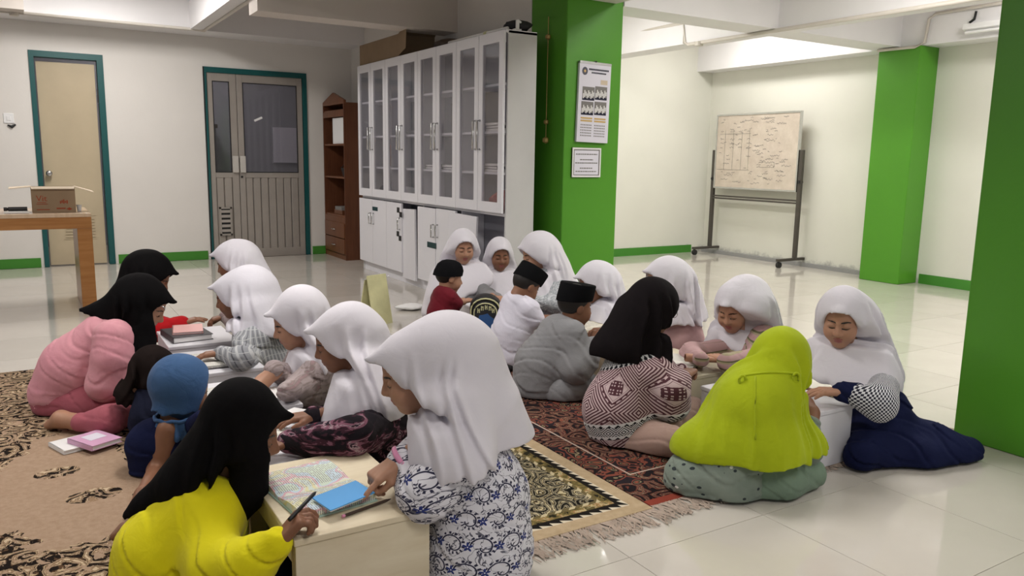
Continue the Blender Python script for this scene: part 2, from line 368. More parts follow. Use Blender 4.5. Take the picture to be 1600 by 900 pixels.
# door 1, cream leaf ajar
d1 = bpy.data.objects.new('door_1', None); COL.objects.link(d1); d1.location = (D1[0], WY, 0); d1['kind'] = 'structure'
w1 = D1[1]-D1[0]; h1 = D1[2]
MB().box(0, -.015, 0, .045, .12, h1).box(w1-.06, -.015, 0, w1, .12, h1).box(.045, -.015, h1-.06, w1-.06, .12, h1).build('door_frame', 'teal_paint', d1)
lf = MB().box(0, -.02, .01, w1-.14, .02, h1-.10).build('door_leaf', 'door_cream', d1); lf.location = (.06, .09, 0); lf.rotation_euler = (0, 0, math.radians(-3))
MB().tube([(.05, -.02, .98), (.05, -.05, .98)], .012, 10).tube([(.05, -.05, .98), (.05, -.058, .98), (.05, -.085, .98), (.05, -.092, .98)], [.02, .03, .03, .018], 14).build('door_knob', 'steel', lf, True)
lv = MB()
for k in range(7): lv.box(.16, -.03, .30+k*.032, .44, -.02, .318+k*.032)
lv.box(.14, -.026, .28, .46, -.02, .29).box(.14, -.026, .53, .46, -.02, .54).build('vent_louvre', 'door_cream', lf)
box('hinge', 'black', (w1-.075, -.02, 1.72, w1-.06, -.005, 1.86), d1)
# door 2, aluminium double door with glass
d2 = bpy.data.objects.new('door_2', None); COL.objects.link(d2); d2.location = (D2[0], WY, 0); d2['kind'] = 'structure'
w2 = D2[1]-D2[0]; h2 = D2[2]
MB().box(0, -.015, 0, .035, .12, h2).box(w2-.05, -.015, 0, w2, .12, h2).box(.035, -.015, h2-.06, w2-.05, .12, h2).build('door_frame', 'teal_paint', d2)
MB().box(0, -.017, 0, .012, .10, h2).build('rubber_edge', 'black', d2)
def alu_leaf(x0, x1, s0, s1, vent):
    L = MB().box(x0, .0, .0, x0+s0, .05, h2-.06).box(x1-s1, .0, .0, x1, .05, h2-.06).box(x0+s0, 0, 0, x1-s1, .05, .10).box(x0+s0, 0, .94, x1-s1, .05, 1.00).box(x0+s0, 0, h2-.15, x1-s1, .05, h2-.06)
    leaf = L.build('door_leaf', 'aluminium', d2, bev=.003)
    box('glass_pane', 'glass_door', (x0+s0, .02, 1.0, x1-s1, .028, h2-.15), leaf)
    MB().box(x0+s0, -.003, 1.0, x0+s0+.008, .012, h2-.15).box(x1-s1-.008, -.003, 1.0, x1-s1, .012, h2-.15).box(x0+s0, -.003, 1.0, x1-s1, .012, 1.008).box(x0+s0, -.003, h2-.158, x1-s1, .012, h2-.15).build('gasket', 'black', leaf)
    n = max(2, round((x1-s1-x0-s0)/.085)); pw = (x1-s1-x0-s0)/n
    for k in range(n):
        a = x0+s0+k*pw
        if vent and k in (1,): pass
        o = MB().prism([(a+.002, .02), (a+.012, .006), (a+pw-.012, .006), (a+pw-.002, .02), (a+pw-.002, .03), (a+.002, .03)], .10, .94, 'z').build('panel', 'aluminium', leaf)
    if vent:
        va, vb = x0+.075, x1-.10
        MB().box(va, -.012, .27, va+.02, .004, .60).box(vb-.02, -.012, .27, vb, .004, .60).box(va, -.012, .27, vb, .004, .29).box(va, -.012, .58, vb, .004, .60).build('vent_frame', 'aluminium', leaf)
        box('vent_back', 'black', (va+.02, -.002, .29, vb-.02, .003, .58), leaf)
        for k in range(5): MB().prism([(-.011, .31+k*.056), (-.002, .335+k*.056), (-.002, .342+k*.056), (-.011, .317+k*.056)], va+.02, vb-.02, 'x').build('slat', 'aluminium', leaf)
    return leaf
la = alu_leaf(.04, .355, .055, .075, True); lb = alu_leaf(.361, w2-.055, .065, .065, False)
box('pull_plate', 'aluminium_light', (.285, -.03, 1.0, .350, 0, 1.19), la, .004); box('pull_plate', 'aluminium_light', (.368, -.03, 1.0, .430, 0, 1.19), lb, .004)
MB().tube([(.385, -.012, .95), (.385, .0, .95)], .013, 12).build('lock', 'black', lb)
MB().box(-.05, -.004, -.012, .05, 0, .012).build('sticker', 'paper', lb).location = (.60, .02, 1.62)
bpy.data.objects['sticker'].rotation_euler = (0, math.radians(-25), 0)
# room seen through the glass door
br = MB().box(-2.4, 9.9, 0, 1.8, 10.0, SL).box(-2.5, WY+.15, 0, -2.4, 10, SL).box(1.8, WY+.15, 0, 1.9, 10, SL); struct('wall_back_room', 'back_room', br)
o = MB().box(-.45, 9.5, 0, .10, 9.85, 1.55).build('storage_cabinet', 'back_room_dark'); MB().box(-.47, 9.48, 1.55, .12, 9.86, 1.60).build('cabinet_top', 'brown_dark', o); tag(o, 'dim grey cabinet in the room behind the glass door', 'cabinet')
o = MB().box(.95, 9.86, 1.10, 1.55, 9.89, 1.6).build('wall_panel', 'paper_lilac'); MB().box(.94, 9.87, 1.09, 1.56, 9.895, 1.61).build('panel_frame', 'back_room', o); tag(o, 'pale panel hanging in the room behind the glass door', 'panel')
for i, (x, s) in enumerate(((.62, .1), (.78, .07), (1.02, .06))):
    pass
# switch plate and pipes
sw = thing('light_switch', (-2.22, WY-.006, 1.53), 'white square switch plate on the wall beside the cream door', 'switch')
box('plate', 'white_plastic', (-.045, -.004, -.05, .045, .006, .05), sw, .003); box('rocker', 'white_plastic', (-.018, -.010, -.022, .018, -.003, .022), sw, .002)
o = MB().tube([(-2.235, WY-.012, 1.462), (-2.20, WY-.014, 1.445), (-2.165, WY-.012, 1.470)], [.006, .016, .008], 8).build('cable_stub', 'black'); tag(o, 'short black cable stub under the white switch plate', 'cable')
def pipe(lab, pts, r=.014, joints=()):
    p = thing('conduit_pipe', pts[0], lab, 'pipe'); m = MB().tube([tuple(np.array(q)-np.array(pts[0])) for q in pts], r, 10).build('tube', 'pipe_paint', p, True)
    for j in joints: MB().tube([tuple(np.array(j)-np.array(pts[0])+np.array((0, 0, -.03))), tuple(np.array(j)-np.array(pts[0])+np.array((0, 0, .01)))], .04, 12).build('junction_box', 'pipe_paint', p)
pipe('painted conduit along the beam above the cream door and glass door', [(-4, 7.385, 2.505), (-.44, 7.385, 2.50), (-.40, 7.34, 2.49), (-.40, -1, 2.485)], .016, [(-2.1, 7.385, 2.5)])
pipe('painted conduit dropping to a box and running under the middle beam', [(3.70, 5.2, 2.60), (3.68, 4.45, 2.60), (3.67, 4.42, 2.40), (3.66, 4.35, 2.375), (3.66, -1.5, 2.375)], .018, [(3.66, 4.2, 2.375)])
pipe('painted conduit bending round the top of the far green pilaster', [(5.44, 3.46, 2.37), (5.44, 3.06, 2.365), (5.47, 2.98, 2.40), (5.475, 2.96, 2.62), (5.475, 2.90, 2.66), (5.475, 1.6, 2.68)], .015)
o = MB().tube([(5.486, 2.52, 2.63), (5.486, 2.53, 2.56), (5.486, 2.57, 2.535)], .012, 8).build('cable_stub', 'black'); tag(o, 'black cable hanging above the wall tube lamp', 'cable')
# tube lamps
m, t, b = newmat('tube_glow'); setb(b, (1, 1, 1)); b.inputs['Emission Color'].default_value = (1, .97, .93, 1); b.inputs['Emission Strength'].default_value = 30
def lamp(x, y, z, watts, rz, lab, group=None):
    p = thing('tube_lamp', (x, y, z), lab, 'lamp', group, rz)
    MB().prism([(-.04, 0), (.04, 0), (.03, .06), (-.03, .06)], -.62, .62, 'y').build('housing', 'white_plastic', p)
    [MB().box(-.015, y_-.01, -.04, .015, y_+.01, 0).build('socket', 'white_plastic', p) for y_ in (-.61, .61)]
    MB().tube([(0, -.60, -.03), (0, .60, -.03)], .014, 10).build('tube', 'tube_glow', p)
    if watts:
        L = bpy.data.lights.new('lamp_light', 'AREA'); L.shape = 'RECTANGLE'; L.size = .5; L.size_y = 1.3; L.energy = watts; L.color = (1, .965, .93)
        lo = bpy.data.objects.new('lamp_light', L); COL.objects.link(lo); lo.parent = p; lo.location = (0, 0, -.06)
for i, (x, y, z, w) in enumerate(LAMPS): lamp(x, y, z, w, 0, 'white fluorescent tube lamp on the ceiling between the beams', 'tube lamps on the ceiling')
wl = thing('wall_lamp', (5.47, 2.0, 2.47), 'unlit white tube lamp fixed to the beam beside the far pilaster', 'lamp')
MB().prism([(.03, -.03), (.03, .05), (-.03, .05), (-.04, .0)], -.62, .60, 'y').build('housing', 'white_plastic', wl); MB().tube([(-.02, -.60, -.03), (-.02, .58, -.03)], .014, 10).build('tube', 'white_plastic', wl)

# ------------------------------------------------------------------ white glazed cabinet
K0, K1 = 3.385, 6.385; CD_ = .27
cb = thing('glazed_cabinet', (.95, K0, 0), 'long white cabinet with eight glazed doors above white cupboard doors', 'cabinet')
def cbx(nm, mat, b, par=cb, bev=.002): return box(nm, mat, b, par, bev)
KL = K1-K0
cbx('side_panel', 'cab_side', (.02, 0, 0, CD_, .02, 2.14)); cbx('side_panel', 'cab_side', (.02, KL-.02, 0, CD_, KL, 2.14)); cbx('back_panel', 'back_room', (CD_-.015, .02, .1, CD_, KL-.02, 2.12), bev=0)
cbx('top_panel', 'white_lam', (.0, 0, 2.12, CD_, KL, 2.145)); cbx('middle_panel', 'white_lam', (.02, .02, .775, CD_-.015, KL-.02, .80)); cbx('plinth', 'white_lam', (.03, .0, 0, CD_-.015, KL, .10)); cbx('bottom_panel', 'white_lam', (.02, .02, .10, CD_-.015, KL-.02, .118))
for k in range(1, 4): cbx('divider', 'white_lam', (.04, k*.75-.01, .118, CD_-.02, k*.75+.01, 2.12), bev=0)
for z in (1.09, 1.40, 1.75):
    for k in range(4): cbx('shelf', 'white_lam', (.008, k*.75+.02, z, CD_-.02, k*.75+.73, z+.018), bev=0)
W8 = KL/8
for k in range(8):
    a = k*W8+.003; b_ = (k+1)*W8-.003
    d = MB().box(-.02, a, .802, .0, a+.062, 2.135).box(-.02, b_-.062, .802, 0, b_, 2.135).box(-.02, a+.062, .802, 0, b_-.062, .88).box(-.02, a+.062, 2.06, 0, b_-.062, 2.135).build('glass_door', 'white_lam', cb)
    cbx('glass_pane', 'glass_smoke', (-.012, a+.062, .88, -.007, b_-.062, 2.06), d, 0)
    hy = (a+.03) if k % 2 else (b_-.03)
    MB().tube([(-.02, hy, 1.28), (-.05, hy, 1.28), (-.05, hy, 1.50), (-.02, hy, 1.50)], .009, 8).build('handle', 'steel', d, True)
for k in range(8):                                            # k=0 is the end by the pillar
    if k == 0: continue
    a = k*W8+.003; b_ = (k+1)*W8-.003
    d = MB().box(-.02, 0, .105, 0, b_-a, .772).build('cupboard_door', 'white_lam', cb, bev=.002); d.location = (0, a, 0)
    if k == 1: d.rotation_euler = (math.radians(2.5), 0, math.radians(10)); d.location = (-.02, a+.02, -.02)
    if k == 4: d.rotation_euler = (math.radians(-2.5), 0, math.radians(-5)); d.location = (-.015, a+.012, -.035)
    if k == 3: d.location = (-.004, a, -.004)
    if k in (2, 3, 6, 7, 5): 
        hy = .035 if k % 2 else b_-a-.035
        MB().tube([(-.02, hy, .52), (-.045, hy, .52), (-.045, hy, .63), (-.02, hy, .63)], .007, 8).build('handle', 'steel', d, True)
    if k == 6: cbx('tape', 'navy_tape', (-.0225, .22, .66, -.0195, .36, .70), d, 0)
    if k == 3: cbx('tape', 'navy_tape', (-.0225, -.02, .42, -.0195, .16, .47), d, 0)
    if k == 5:
        for (y, z) in ((.04, .68), (-.02, .64), (.05, .45), (.0, .41)): cbx('tape', 'black', (-.0225, y, z, -.0195, y+.06, z+.05), d, 0)
# things inside and on top of the cabinet
def item(nm, mat, b, lab, cat, bev=.004): return tag(box(nm, mat, b, None, bev), lab, cat)
flat('cloth_red', (.30, .03, .03), .8); flat('book_dark', (.08, .08, .11), .6); flat('clay', (.30, .10, .06), .6)
def stack(y, z, n, w, lab, mats, g='papers in the glazed cabinet'):
    for k in range(n):
        o = thing('book', (1.075, y, z+.001+k*.022), lab, 'book', g, random.uniform(-.15, .15))
        box("cover", mats[k % len(mats)], (-.10, -w/2, 0, .10, w/2, .020), o, .002); box('pages', 'paper', (-.102, -w/2+.004, .003, .095, w/2-.004, .017), o)
stack(3.60, 1.418, 3, .24, 'thin book lying on a middle shelf behind the glazed door by the pillar', ['paper', 'book_dark']); stack(4.35, 1.108, 2, .26, 'flat book on a low shelf of the glazed cabinet', ['book_dark', 'paper'])
stack(3.62, 1.108, 3, .26, 'flat book on a low shelf at the pillar end of the glazed cabinet', ['paper', 'book_dark']); stack(5.35, 1.418, 2, .22, 'pale book on a middle shelf of the glazed cabinet', ['paper'])
stack(4.71, 1.108, 2, .24, 'dark book on a low shelf in the middle of the glazed cabinet', ['book_dark'])
def blob(nm, mat, c, r, lab, cat, seed=0, par=None):
    rs = np.random.RandomState(seed); n, m_ = 14, 9; vs = []; fs = []
    for i in range(m_+1):
        for j in range(n):
            th = PI*i/m_; ph = 2*PI*j/n; k = 1+.18*math.sin(3*ph+seed+2*th)*math.sin(th)+rs.uniform(-.07, .07)
            vs.append((c[0]+r[0]*k*math.sin(th)*math.cos(ph), c[1]+r[1]*k*math.sin(th)*math.sin(ph), c[2]+r[2]*math.cos(th)))
    for i in range(m_):
        for j in range(n): fs.append((i*n+j, i*n+(j+1) % n, (i+1)*n+(j+1) % n, (i+1)*n+j))
    o = MB().add(vs, fs).build(nm, mat, par, True)
    if lab: tag(o, lab, cat)
    return o
blob('cloth_bundle', 'cloth_red', (1.08, 3.58, .885), (.11, .13, .085), 'crumpled dark pink cloth in the cabinet behind the glass by the pillar', 'cloth', 3)
blob('red_bag', 'clay', (1.08, 5.83, 1.22), (.08, .10, .11), 'rust red bag on a lower shelf of the glazed cabinet', 'bag', 5)
blob('plastic_bag', 'paper', (1.09, 5.48, .865), (.09, .12, .06), 'pale plastic bag on the bottom shelf of the glazed cabinet', 'bag', 8)
blob('dark_bag', 'book_dark', (1.09, 5.95, .875), (.07, .12, .07), 'dark bag on the bottom shelf of the glazed cabinet', 'bag', 9)
blob('toy_bundle', 'brown_dark', (1.09, 5.1, .865), (.07, .1, .06), 'brown bundle on the bottom shelf of the glazed cabinet', 'bundle', 11)
item('red_box', 'red_thing', (1.02, 4.27, 1.22+.0, 1.06, 4.33, 1.29), 'small red sticker block behind a middle glazed door', 'box'); bpy.data.objects['red_box'].location = (0, 0, -.112)
o = thing('picture_frame', (1.10, 4.45, 1.419), 'dark framed picture standing on a middle shelf of the glazed cabinet', 'frame'); box('frame', 'brown_dark', (0, -.1, 0, .02, .1, .26), o); box('picture', 'back_room', (-.003, -.085, .015, .0, .085, .245), o)
cb2 = thing('cardboard_box', (1.14, 5.86, 2.146), 'long open cardboard box lying on top of the white cabinet', 'box')
MB().box(-.19, -.50, 0, -.18, .50, .20).box(.18, -.50, 0, .19, .50, .20).box(-.18, .49, 0, .18, .50, .20).box(-.18, -.50, 0, .18, -.49, .20).box(-.18, -.49, 0, .18, .49, .01).build('body', 'cardboard', cb2)
MB().add([(-.19, -.50, .20), (.19, -.50, .20), (.17, -.68, .30), (-.19, -.70, .27)], [(0, 1, 2, 3)]).build('flap', 'cardboard', cb2); MB().add([(-.19, -.50, 0), (-.19, -.50, .2), (-.21, -.74, .25), (-.21, -.72, .05)], [(0, 1, 2, 3)]).build('flap', 'cardboard', cb2)
blob('black_bag', 'dark', (1.12, 3.50, 2.192), (.10, .10, .045), 'small black bag on top of the white cabinet by the pillar', 'bag', 2)
blob('brown_bag', 'brown_dark', (1.16, 4.72, 2.197), (.11, .17, .05), 'brown bag lying on the middle of the cabinet top', 'bag', 4)
o = thing('paper_roll', (1.0, 3.45, 2.162), 'rolled paper lying along the cabinet top edge', 'paper'); MB().tube([(0, 0, 0), (0, .95, 0)], .014, 10).build('roll', 'paper', o, True); MB().tube([(0, .3, .0), (0, .34, .0)], .017, 10).build('band', 'stand_yellow', o)
o = thing('desk_clamp', (1.06, 3.40, 2.146), 'small pale clamp standing on the cabinet corner', 'clamp'); MB().box(-.03, 0, 0, .03, .03, .012).box(-.01, .0, .012, .01, .02, .075).build('body', 'paper', o); MB().tube([(0, .01, .075), (.03, .01, .06)], .008).build('jaw', 'paper', o)

# brown bookcase
bc = thing('bookcase', (1.02, 7.08, 0), 'dark brown bookcase with gabled top, open shelves and two drawers', 'bookcase')
BL = .74; BD = CX-1.02-.003
for y in (0, BL-.02): box('side_panel', 'case_wood', (0, y, 0, BD, y+.02, 1.80), bc)
box('back_panel', 'case_wood', (BD-.012, .02, .0, BD, BL-.02, 1.80), bc)
for z in (.05, .50, .95, 1.33, 1.72): box('shelf', 'case_front', (.01, .02, z, BD-.012, BL-.02, z+.02), bc)
MB().prism([(0, 1.80), (BL, 1.80), (BL, 1.84), (BL/2, 1.94), (0, 1.84)], 0, .03, 'x').build('gable', 'case_front', bc); box('top_panel', 'case_wood', (.03, 0, 1.80, BD, BL, 1.815), bc)
box('plinth', 'case_front', (.005, .02, 0, .02, BL-.02, .05), bc); box('fascia', 'case_front', (0, .02, .43, .015, BL-.02, .50), bc); box('fascia', 'case_front', (0, .02, 1.66, .015, BL-.02, 1.72), bc)
for z in (.07, .255):
    d = box('drawer', 'case_front', (-.012, .025, z, .006, BL-.025, z+.175), bc, .003); MB().tube([(-.012, BL/2-.05, z+.09), (-.035, BL/2-.03, z+.09), (-.035, BL/2+.03, z+.09), (-.012, BL/2+.05, z+.09)], .006, 8).build('handle', 'steel', d, True)
MB().tube([(.2, -.006, .42), (.2, 0, .42)], .01, 10).build('screw_cap', 'steel', bc)
o = thing('white_folder_box', (1.05, 7.14, 1.352), 'white upright folder box in the top of the brown bookcase', 'box'); box('body', 'paper', (0, 0, 0, .22, .42, .30), o, .004); box('spine', 'white_plastic', (-.003, .02, .02, 0, .40, .28), o)
o = thing('wire_basket', (1.08, 7.25, .971), 'small dark basket on a shelf of the brown bookcase', 'basket'); MB().tube([(.08, .1, 0), (.08, .1, .10)], [.06, .085], 12).build('body', 'dark', o); MB().tube([(.0, .1, .10), (.08, .18, .16), (.16, .1, .10)], .006).build('handle', 'dark', o)
o = thing('paper_tray', (1.06, 7.30, .521), 'pale paper pile above the drawers of the brown bookcase', 'papers'); box('tray', 'case_front', (0, 0, 0, .2, .28, .05), o); box('sheets', 'ink_grey', (.0, .02, .05, .19, .25, .09), o)

# desk with carton
dk = thing('desk', (-4.4, 4.45, 0), 'brown wooden desk with thick apron and panel legs', 'desk')
DX1, DY0, DY1 = -1.71+4.4, .60, 1.33
box('desk_top', 'desk_top', (0, DY0, .72, DX1, DY1, .75), dk, .004); MB().box(0, DY0, .635, DX1, DY0+.03, .72).build('apron', 'desk_wood', dk); MB().box(0, DY1-.03, .635, DX1, DY1, .72).build('apron', 'desk_wood', dk); MB().box(DX1-.03, DY0+.03, .635, DX1, DY1-.03, .72).build('apron', 'desk_wood', dk)
for x0 in (.02, DX1-.10):
    MB().box(x0, DY0+.002, 0, x0+.10, DY1-.002, .635).build('panel_leg', 'desk_wood', dk, bev=.004)
ct = thing('carton', (-2.09, 5.20, .751), 'open cardboard water carton on the brown desk', 'carton')
CW, CD, CH = .29, .20, .19
MB().box(0, 0, 0, CW, .006, CH).box(0, CD-.006, 0, CW, CD, CH).box(0, .006, 0, .006, CD-.006, CH).box(CW-.006, .006, 0, CW, CD-.006, CH).box(.006, .006, 0, CW-.006, CD-.006, .006).build('body', 'cardboard', ct)
for vs in ([(0, 0, CH), (0, CD, CH), (-.14, CD, CH-.01), (-.14, 0, CH-.015)], [(CW, 0, CH), (CW, CD, CH), (CW+.13, CD, CH-.04), (CW+.13, 0, CH-.045)], [(0, 0, CH), (CW, 0, CH), (CW-.005, -.02, CH-.015), (.005, -.02, CH-.015)]):
    v2 = [(x, y, z+.005) for x, y, z in vs]; MB().add(vs+v2, [(0, 1, 2, 3), (7, 6, 5, 4), (0, 3, 7, 4), (1, 5, 6, 2), (2, 6, 7, 3), (0, 4, 5, 1)]).build('flap', 'cardboard_in', ct)
def text(s, size, mat, parent, loc, rot, ext=.0006, name='lettering'):
    c = bpy.data.curves.new(name, 'FONT'); c.body = s; c.size = size; c.extrude = ext; c.resolution_u = 3
    o = bpy.data.objects.new(name, c); COL.objects.link(o); bpy.context.view_layer.update()
    me = bpy.data.meshes.new_from_object(o.evaluated_get(bpy.context.evaluated_depsgraph_get())); bpy.data.objects.remove(o)
    o = link(name, me, mat, parent); o.location = loc; o.rotation_euler = rot; return o
text('Vit', .062, 'ink_red', ct, (.03, -.001, .085), (PI/2, 0, 0))
mk = MB()
for (x, z, w, h) in ((.035, .072, .06, .004), (.03, .060, .075, .004), (.03, .018, .085, .006), (.16, .024, .06, .010)): mk.box(x, -.0015, z, x+w, 0, z+h)
for k in range(5): mk.box(.185+k*.011, -.0015, .065+(k % 2)*.006, .193+k*.011, 0, .085+(k*7 % 3)*.006)
mk.build('printing', 'ink_red', ct)['kind'] = 'stuff'; MB().prism([(.225, .024), (.245, .014), (.265, .024), (.245, .036)], -.0015, 0, 'y').build('emblem', 'ink_red', ct)
o = thing('tape_dispenser', (-2.27, 5.16, .751), 'small black dispenser with white base beside the carton', 'dispenser'); box('base', 'white_plastic', (0, 0, 0, .16, .05, .014), o, .002); MB().tube([(0, .025, .030), (.02, .025, .030), (.024, .025, .030), (.032, .025, .030), (.15, .025, .030)], [.014, .014, .010, .016, .016], 10).build('barrel', 'black', o)
o = thing('paper_cup', (-1.775, 5.29, .751), 'small white cup behind the carton', 'cup'); MB().tube([(0, 0, 0), (0, 0, .045)], [.014, .018], 12).build('body', 'paper', o); MB().tube([(0, 0, .045), (0, 0, .049)], .0195, 12).build('rim', 'paper', o)

# calendar, notice, gold ornament on the pillar (front face y=3.26)
cal = thing('wall_calendar', (1.50, 3.258, 1.35), 'tall wall calendar with four group photographs on the green pillar', 'calendar')
cal.rotation_euler = (0, math.radians(1.2), 0)
box('pad', 'paper_lilac', (0, -.022, 0, .30, 0, .60), cal); box('binding', 'steel', (0, -.025, .585, .30, -.0, .603), cal)
def pr(nm, mat, b, par=cal): return box(nm, mat, (b[0], -.0232, b[1], b[2], -.022, b[3]), par)
for (x, z) in ((.035, .315), (.155, .325), (.03, .205), (.155, .210)):
    p = pr('photo', 'ink_grey', (x, z, x+.115, z+.10)); mb = MB()
    for k in range(9): mb.box(x+.006+k*.012, -.0238, z+.012+.01*(k % 3), x+.014+k*.012, -.0232, z+.05+.012*(k*5 % 3))
    mb.build('figures', 'paper', p)['kind'] = 'stuff'; MB().box(x, -.0236, z, x+.115, -.0232, z+.018).build('dark_band', 'ink', p)  # dark printed band along the bottom of each calendar picture
for x in (.03, .16):
    for z in (.175, .155): pr('month_bar', 'gold', (x, z, x+.11, z+.012))
    g = MB()
    for r_ in range(5):
        for c_ in range(7): g.box(x+.003+c_*.0155, -.0235, .045+r_*.02, x+.011+c_*.0155, -.022, .054+r_*.02)
    g.build('dates', 'ink_grey', cal)['kind'] = 'stuff'
hd = MB()
for k in range(15): hd.box(.088+k*.0128, -.0236, .54, .097+k*.0128, -.022, .553)
for k in range(11): hd.box(.115+k*.0128, -.0236, .517, .124+k*.0128, -.022, .528)
hd.build('heading', 'ink', cal)['kind'] = 'stuff'; MB().prism([(.05+.026*math.cos(2*PI*k/16), .53+.03*math.sin(2*PI*k/16)) for k in range(16)], -.0236, -.022).build('emblem', 'book_dark', cal); MB().prism([(.05+.011*math.cos(PI/2*k), .53+.013*math.sin(PI/2*k)) for k in range(4)], -.0242, -.0236).build('emblem_star', 'gold', cal)
pr('note', 'cardboard_in', (.205, .44, .27, .475)); MB().tube([(.15, -.03, .606), (.15, 0, .606)], .006).build('nail', 'black', cal)
nt = thing('framed_notice', (1.475, 3.258, 1.08), 'white framed notice with printed lines below the calendar', 'notice')
box('sheet', 'paper_lilac', (0, -.008, 0, .275, 0, .225), nt); MB().box(0, -.012, 0, .012, -.0, .225).box(.263, -.012, 0, .275, 0, .225).box(.012, -.012, 0, .263, 0, .012).box(.012, -.012, .213, .263, 0, .225).build('frame', 'paper', nt)
MB().box(.014, -.0095, .014, .02, -.008, .211).box(.255, -.0095, .014, .261, -.008, .211).box(.02, -.0095, .014, .255, -.008, .02).box(.02, -.0095, .205, .255, -.008, .211).build('border_line', 'ink_grey', nt)
ln = MB()
for z, x0, x1 in ((.172, .035, .24), (.130, .075, .20), (.105, .03, .245), (.065, .075, .195), (.04, .035, .235)):
    x = x0
    while x < x1: w_ = random.uniform(.010, .024); ln.box(x, -.009, z, min(x+w_, x1), -.008, z+.008); x += w_+.004
ln.build('printed_lines', 'ink_grey', nt)['kind'] = 'stuff'
og = thing('hanging_ornament', (CX-.012, 3.49, 1.36), 'thin golden beaded string hanging on the shaded face of the green pillar', 'ornament')
MB().tube([(0, 0, 0), (.002, .004, .5), (0, 0, .93)], .003, 6).build('string', 'gold', og)
for z, r in ((.0, .026), (.14, .02), (.78, .022)): MB().tube([(0, 0, z-r), (0, 0, z-r*.5), (0, 0, z+r*.5), (0, 0, z+r)], [.004, r, r, .004], 8).build('bead', 'gold', og)

# whiteboard on wheels
wbd = thing('whiteboard_stand', (5.62, 4.47, 0), 'scribbled whiteboard on a dark steel stand with castors', 'whiteboard')
m, t, b = newmat('board_face'); setb(b, (.66, .58, .49), .35, .4); v, x, y, z = coords(t); t.links.new(ramp(t, noise(t, v, 6, 5, .7), [(.3, (.55, .47, .39)), (.7, (.67, .59, .50))]), b.inputs['Base Color'])
BW = 1.32
bd = box('board', 'board_face', (-.02, .02, .90, 0, BW-.02, 1.80), wbd)
MB().box(-.027, .0, .88, .005, .02, 1.82).box(-.027, BW-.02, .88, .005, BW, 1.82).box(-.027, .02, 1.80, .005, BW-.02, 1.82).box(-.027, .02, .88, .005, BW-.02, .90).build('board_frame', 'steel', wbd)
for y in (-.03, BW+.03):
    MB().box(-.02, y-.022, .09, .02, y+.022, 1.37).build('post', 'frame_dark', wbd)
    MB().box(-.30, y-.02, .075, .30, y+.02, .105).build('foot', 'frame_dark', wbd)
    for x in (-.27, .27): MB().tube([(x, y-.018, .035), (x, y+.018, .035)], .035, 14).tube([(x, y, .035), (x, y, .08)], .008).build('castor', 'black', wbd)
    MB().tube([(-.03, y, 1.0), (.03, y, 1.0)], .02, 10).build('clamp_knob', 'black', wbd)
for z in (.76, .79): MB().box(-.015, -.008, z-.02, .015, BW+.008, z).build('crossbar', 'frame_dark', wbd)
sc = MB(); rs = random.Random(3)
def scr(y0, z0, n, s):
    p = [(-.0225, y0, z0)]
    for k in range(n): p.append((-.0225, y0-(k+1)*s*.6, z0+rs.uniform(-s, s)*.7))
    for a, c in zip(p[:-1], p[1:]): sc.add([(a[0], a[1], a[2]), (a[0], a[1], a[2]+.005), (c[0], c[1], c[2]+.005), (c[0], c[1], c[2])], [(0, 1, 2, 3)])
for z in (1.60, 1.50, 1.45, 1.40): 
    for y in (1.24, 1.08, .94, .80): scr(y, z, rs.randint(4, 8), .016)
for y in (1.16, 1.02, .88, .76): sc.box(-.0228, y, 1.12, -.022, y+.003, 1.62)
sc.box(-.0228, .74, 1.12, -.022, 1.28, 1.123); sc.box(-.0228, .74, 1.57, -.022, 1.26, 1.573); sc.box(-.0228, .35, 1.16, -.022, .56, 1.163); sc.box(-.0228, .35, 1.16, -.022, .353, 1.22)
for z, y in ((1.73, .85), (1.74, .6), (1.70, .52), (1.68, .35), (1.62, .44), (1.55, .48), (1.48, .50), (1.33, .65), (1.30, .42), (1.22, .5), (1.18, .46), (1.05, .6), (1.0, 1.2), (.97, 1.0), (.96, .7), (1.02, .5), (1.42, .68), (1.36, .7), (1.12, .3), (1.06, .3), (1.0, .31), (1.25, .25), (1.18, .24), (1.05, 1.15)): scr(y, z, rs.randint(7, 14), .018)
for k in range(70): scr(rs.uniform(.25, 1.27), rs.uniform(.94, 1.77), rs.randint(4, 11), rs.uniform(.009, .015))
sc.build('marker_writing', 'ink_grey', bd)['kind'] = 'stuff'

# ------------------------------------------------------------------ rugs
def rug(kind, x0, y0, L, Wd, z0, h, lab, fr):
    r = thing('rug', (x0, y0, z0), lab, 'rug')
    box('pile', 'rug_'+kind, (0, 0, 0, Wd, L, h), r, .002)
    if fr:
        f = MB(); rs = random.Random(5)
        for k in range(int(Wd/.0045)):
            x = k*.0045; a = rs.uniform(-.05, .06); ln_ = rs.uniform(.07, .12); p = [(x, .005, h*.6)]
            for q in range(1, 4): p.append((x+a*q/3+rs.uniform(-.012, .012), -ln_*q/3, .004+.004*rs.random()))
            f.tube(p, .0024, 3, False)
        o = f.build('fringe', 'fringe_yarn', r); o['kind'] = 'stuff'
    return r
rug('beige', -3.74, -.62, 3.9, 2.25, 0, .008, 'large beige rug with dark brown floral scrolls', False)
rug('olive', -1.45, .22, 2.9, 1.14, 0, .008, 'tan bordered rug with black and olive flowers and fringe', True)
rug('red', -.30, .24, 2.9, 1.76, 0, .006, 'rust red and black patterned rug with fringe', True)
RZ = .009
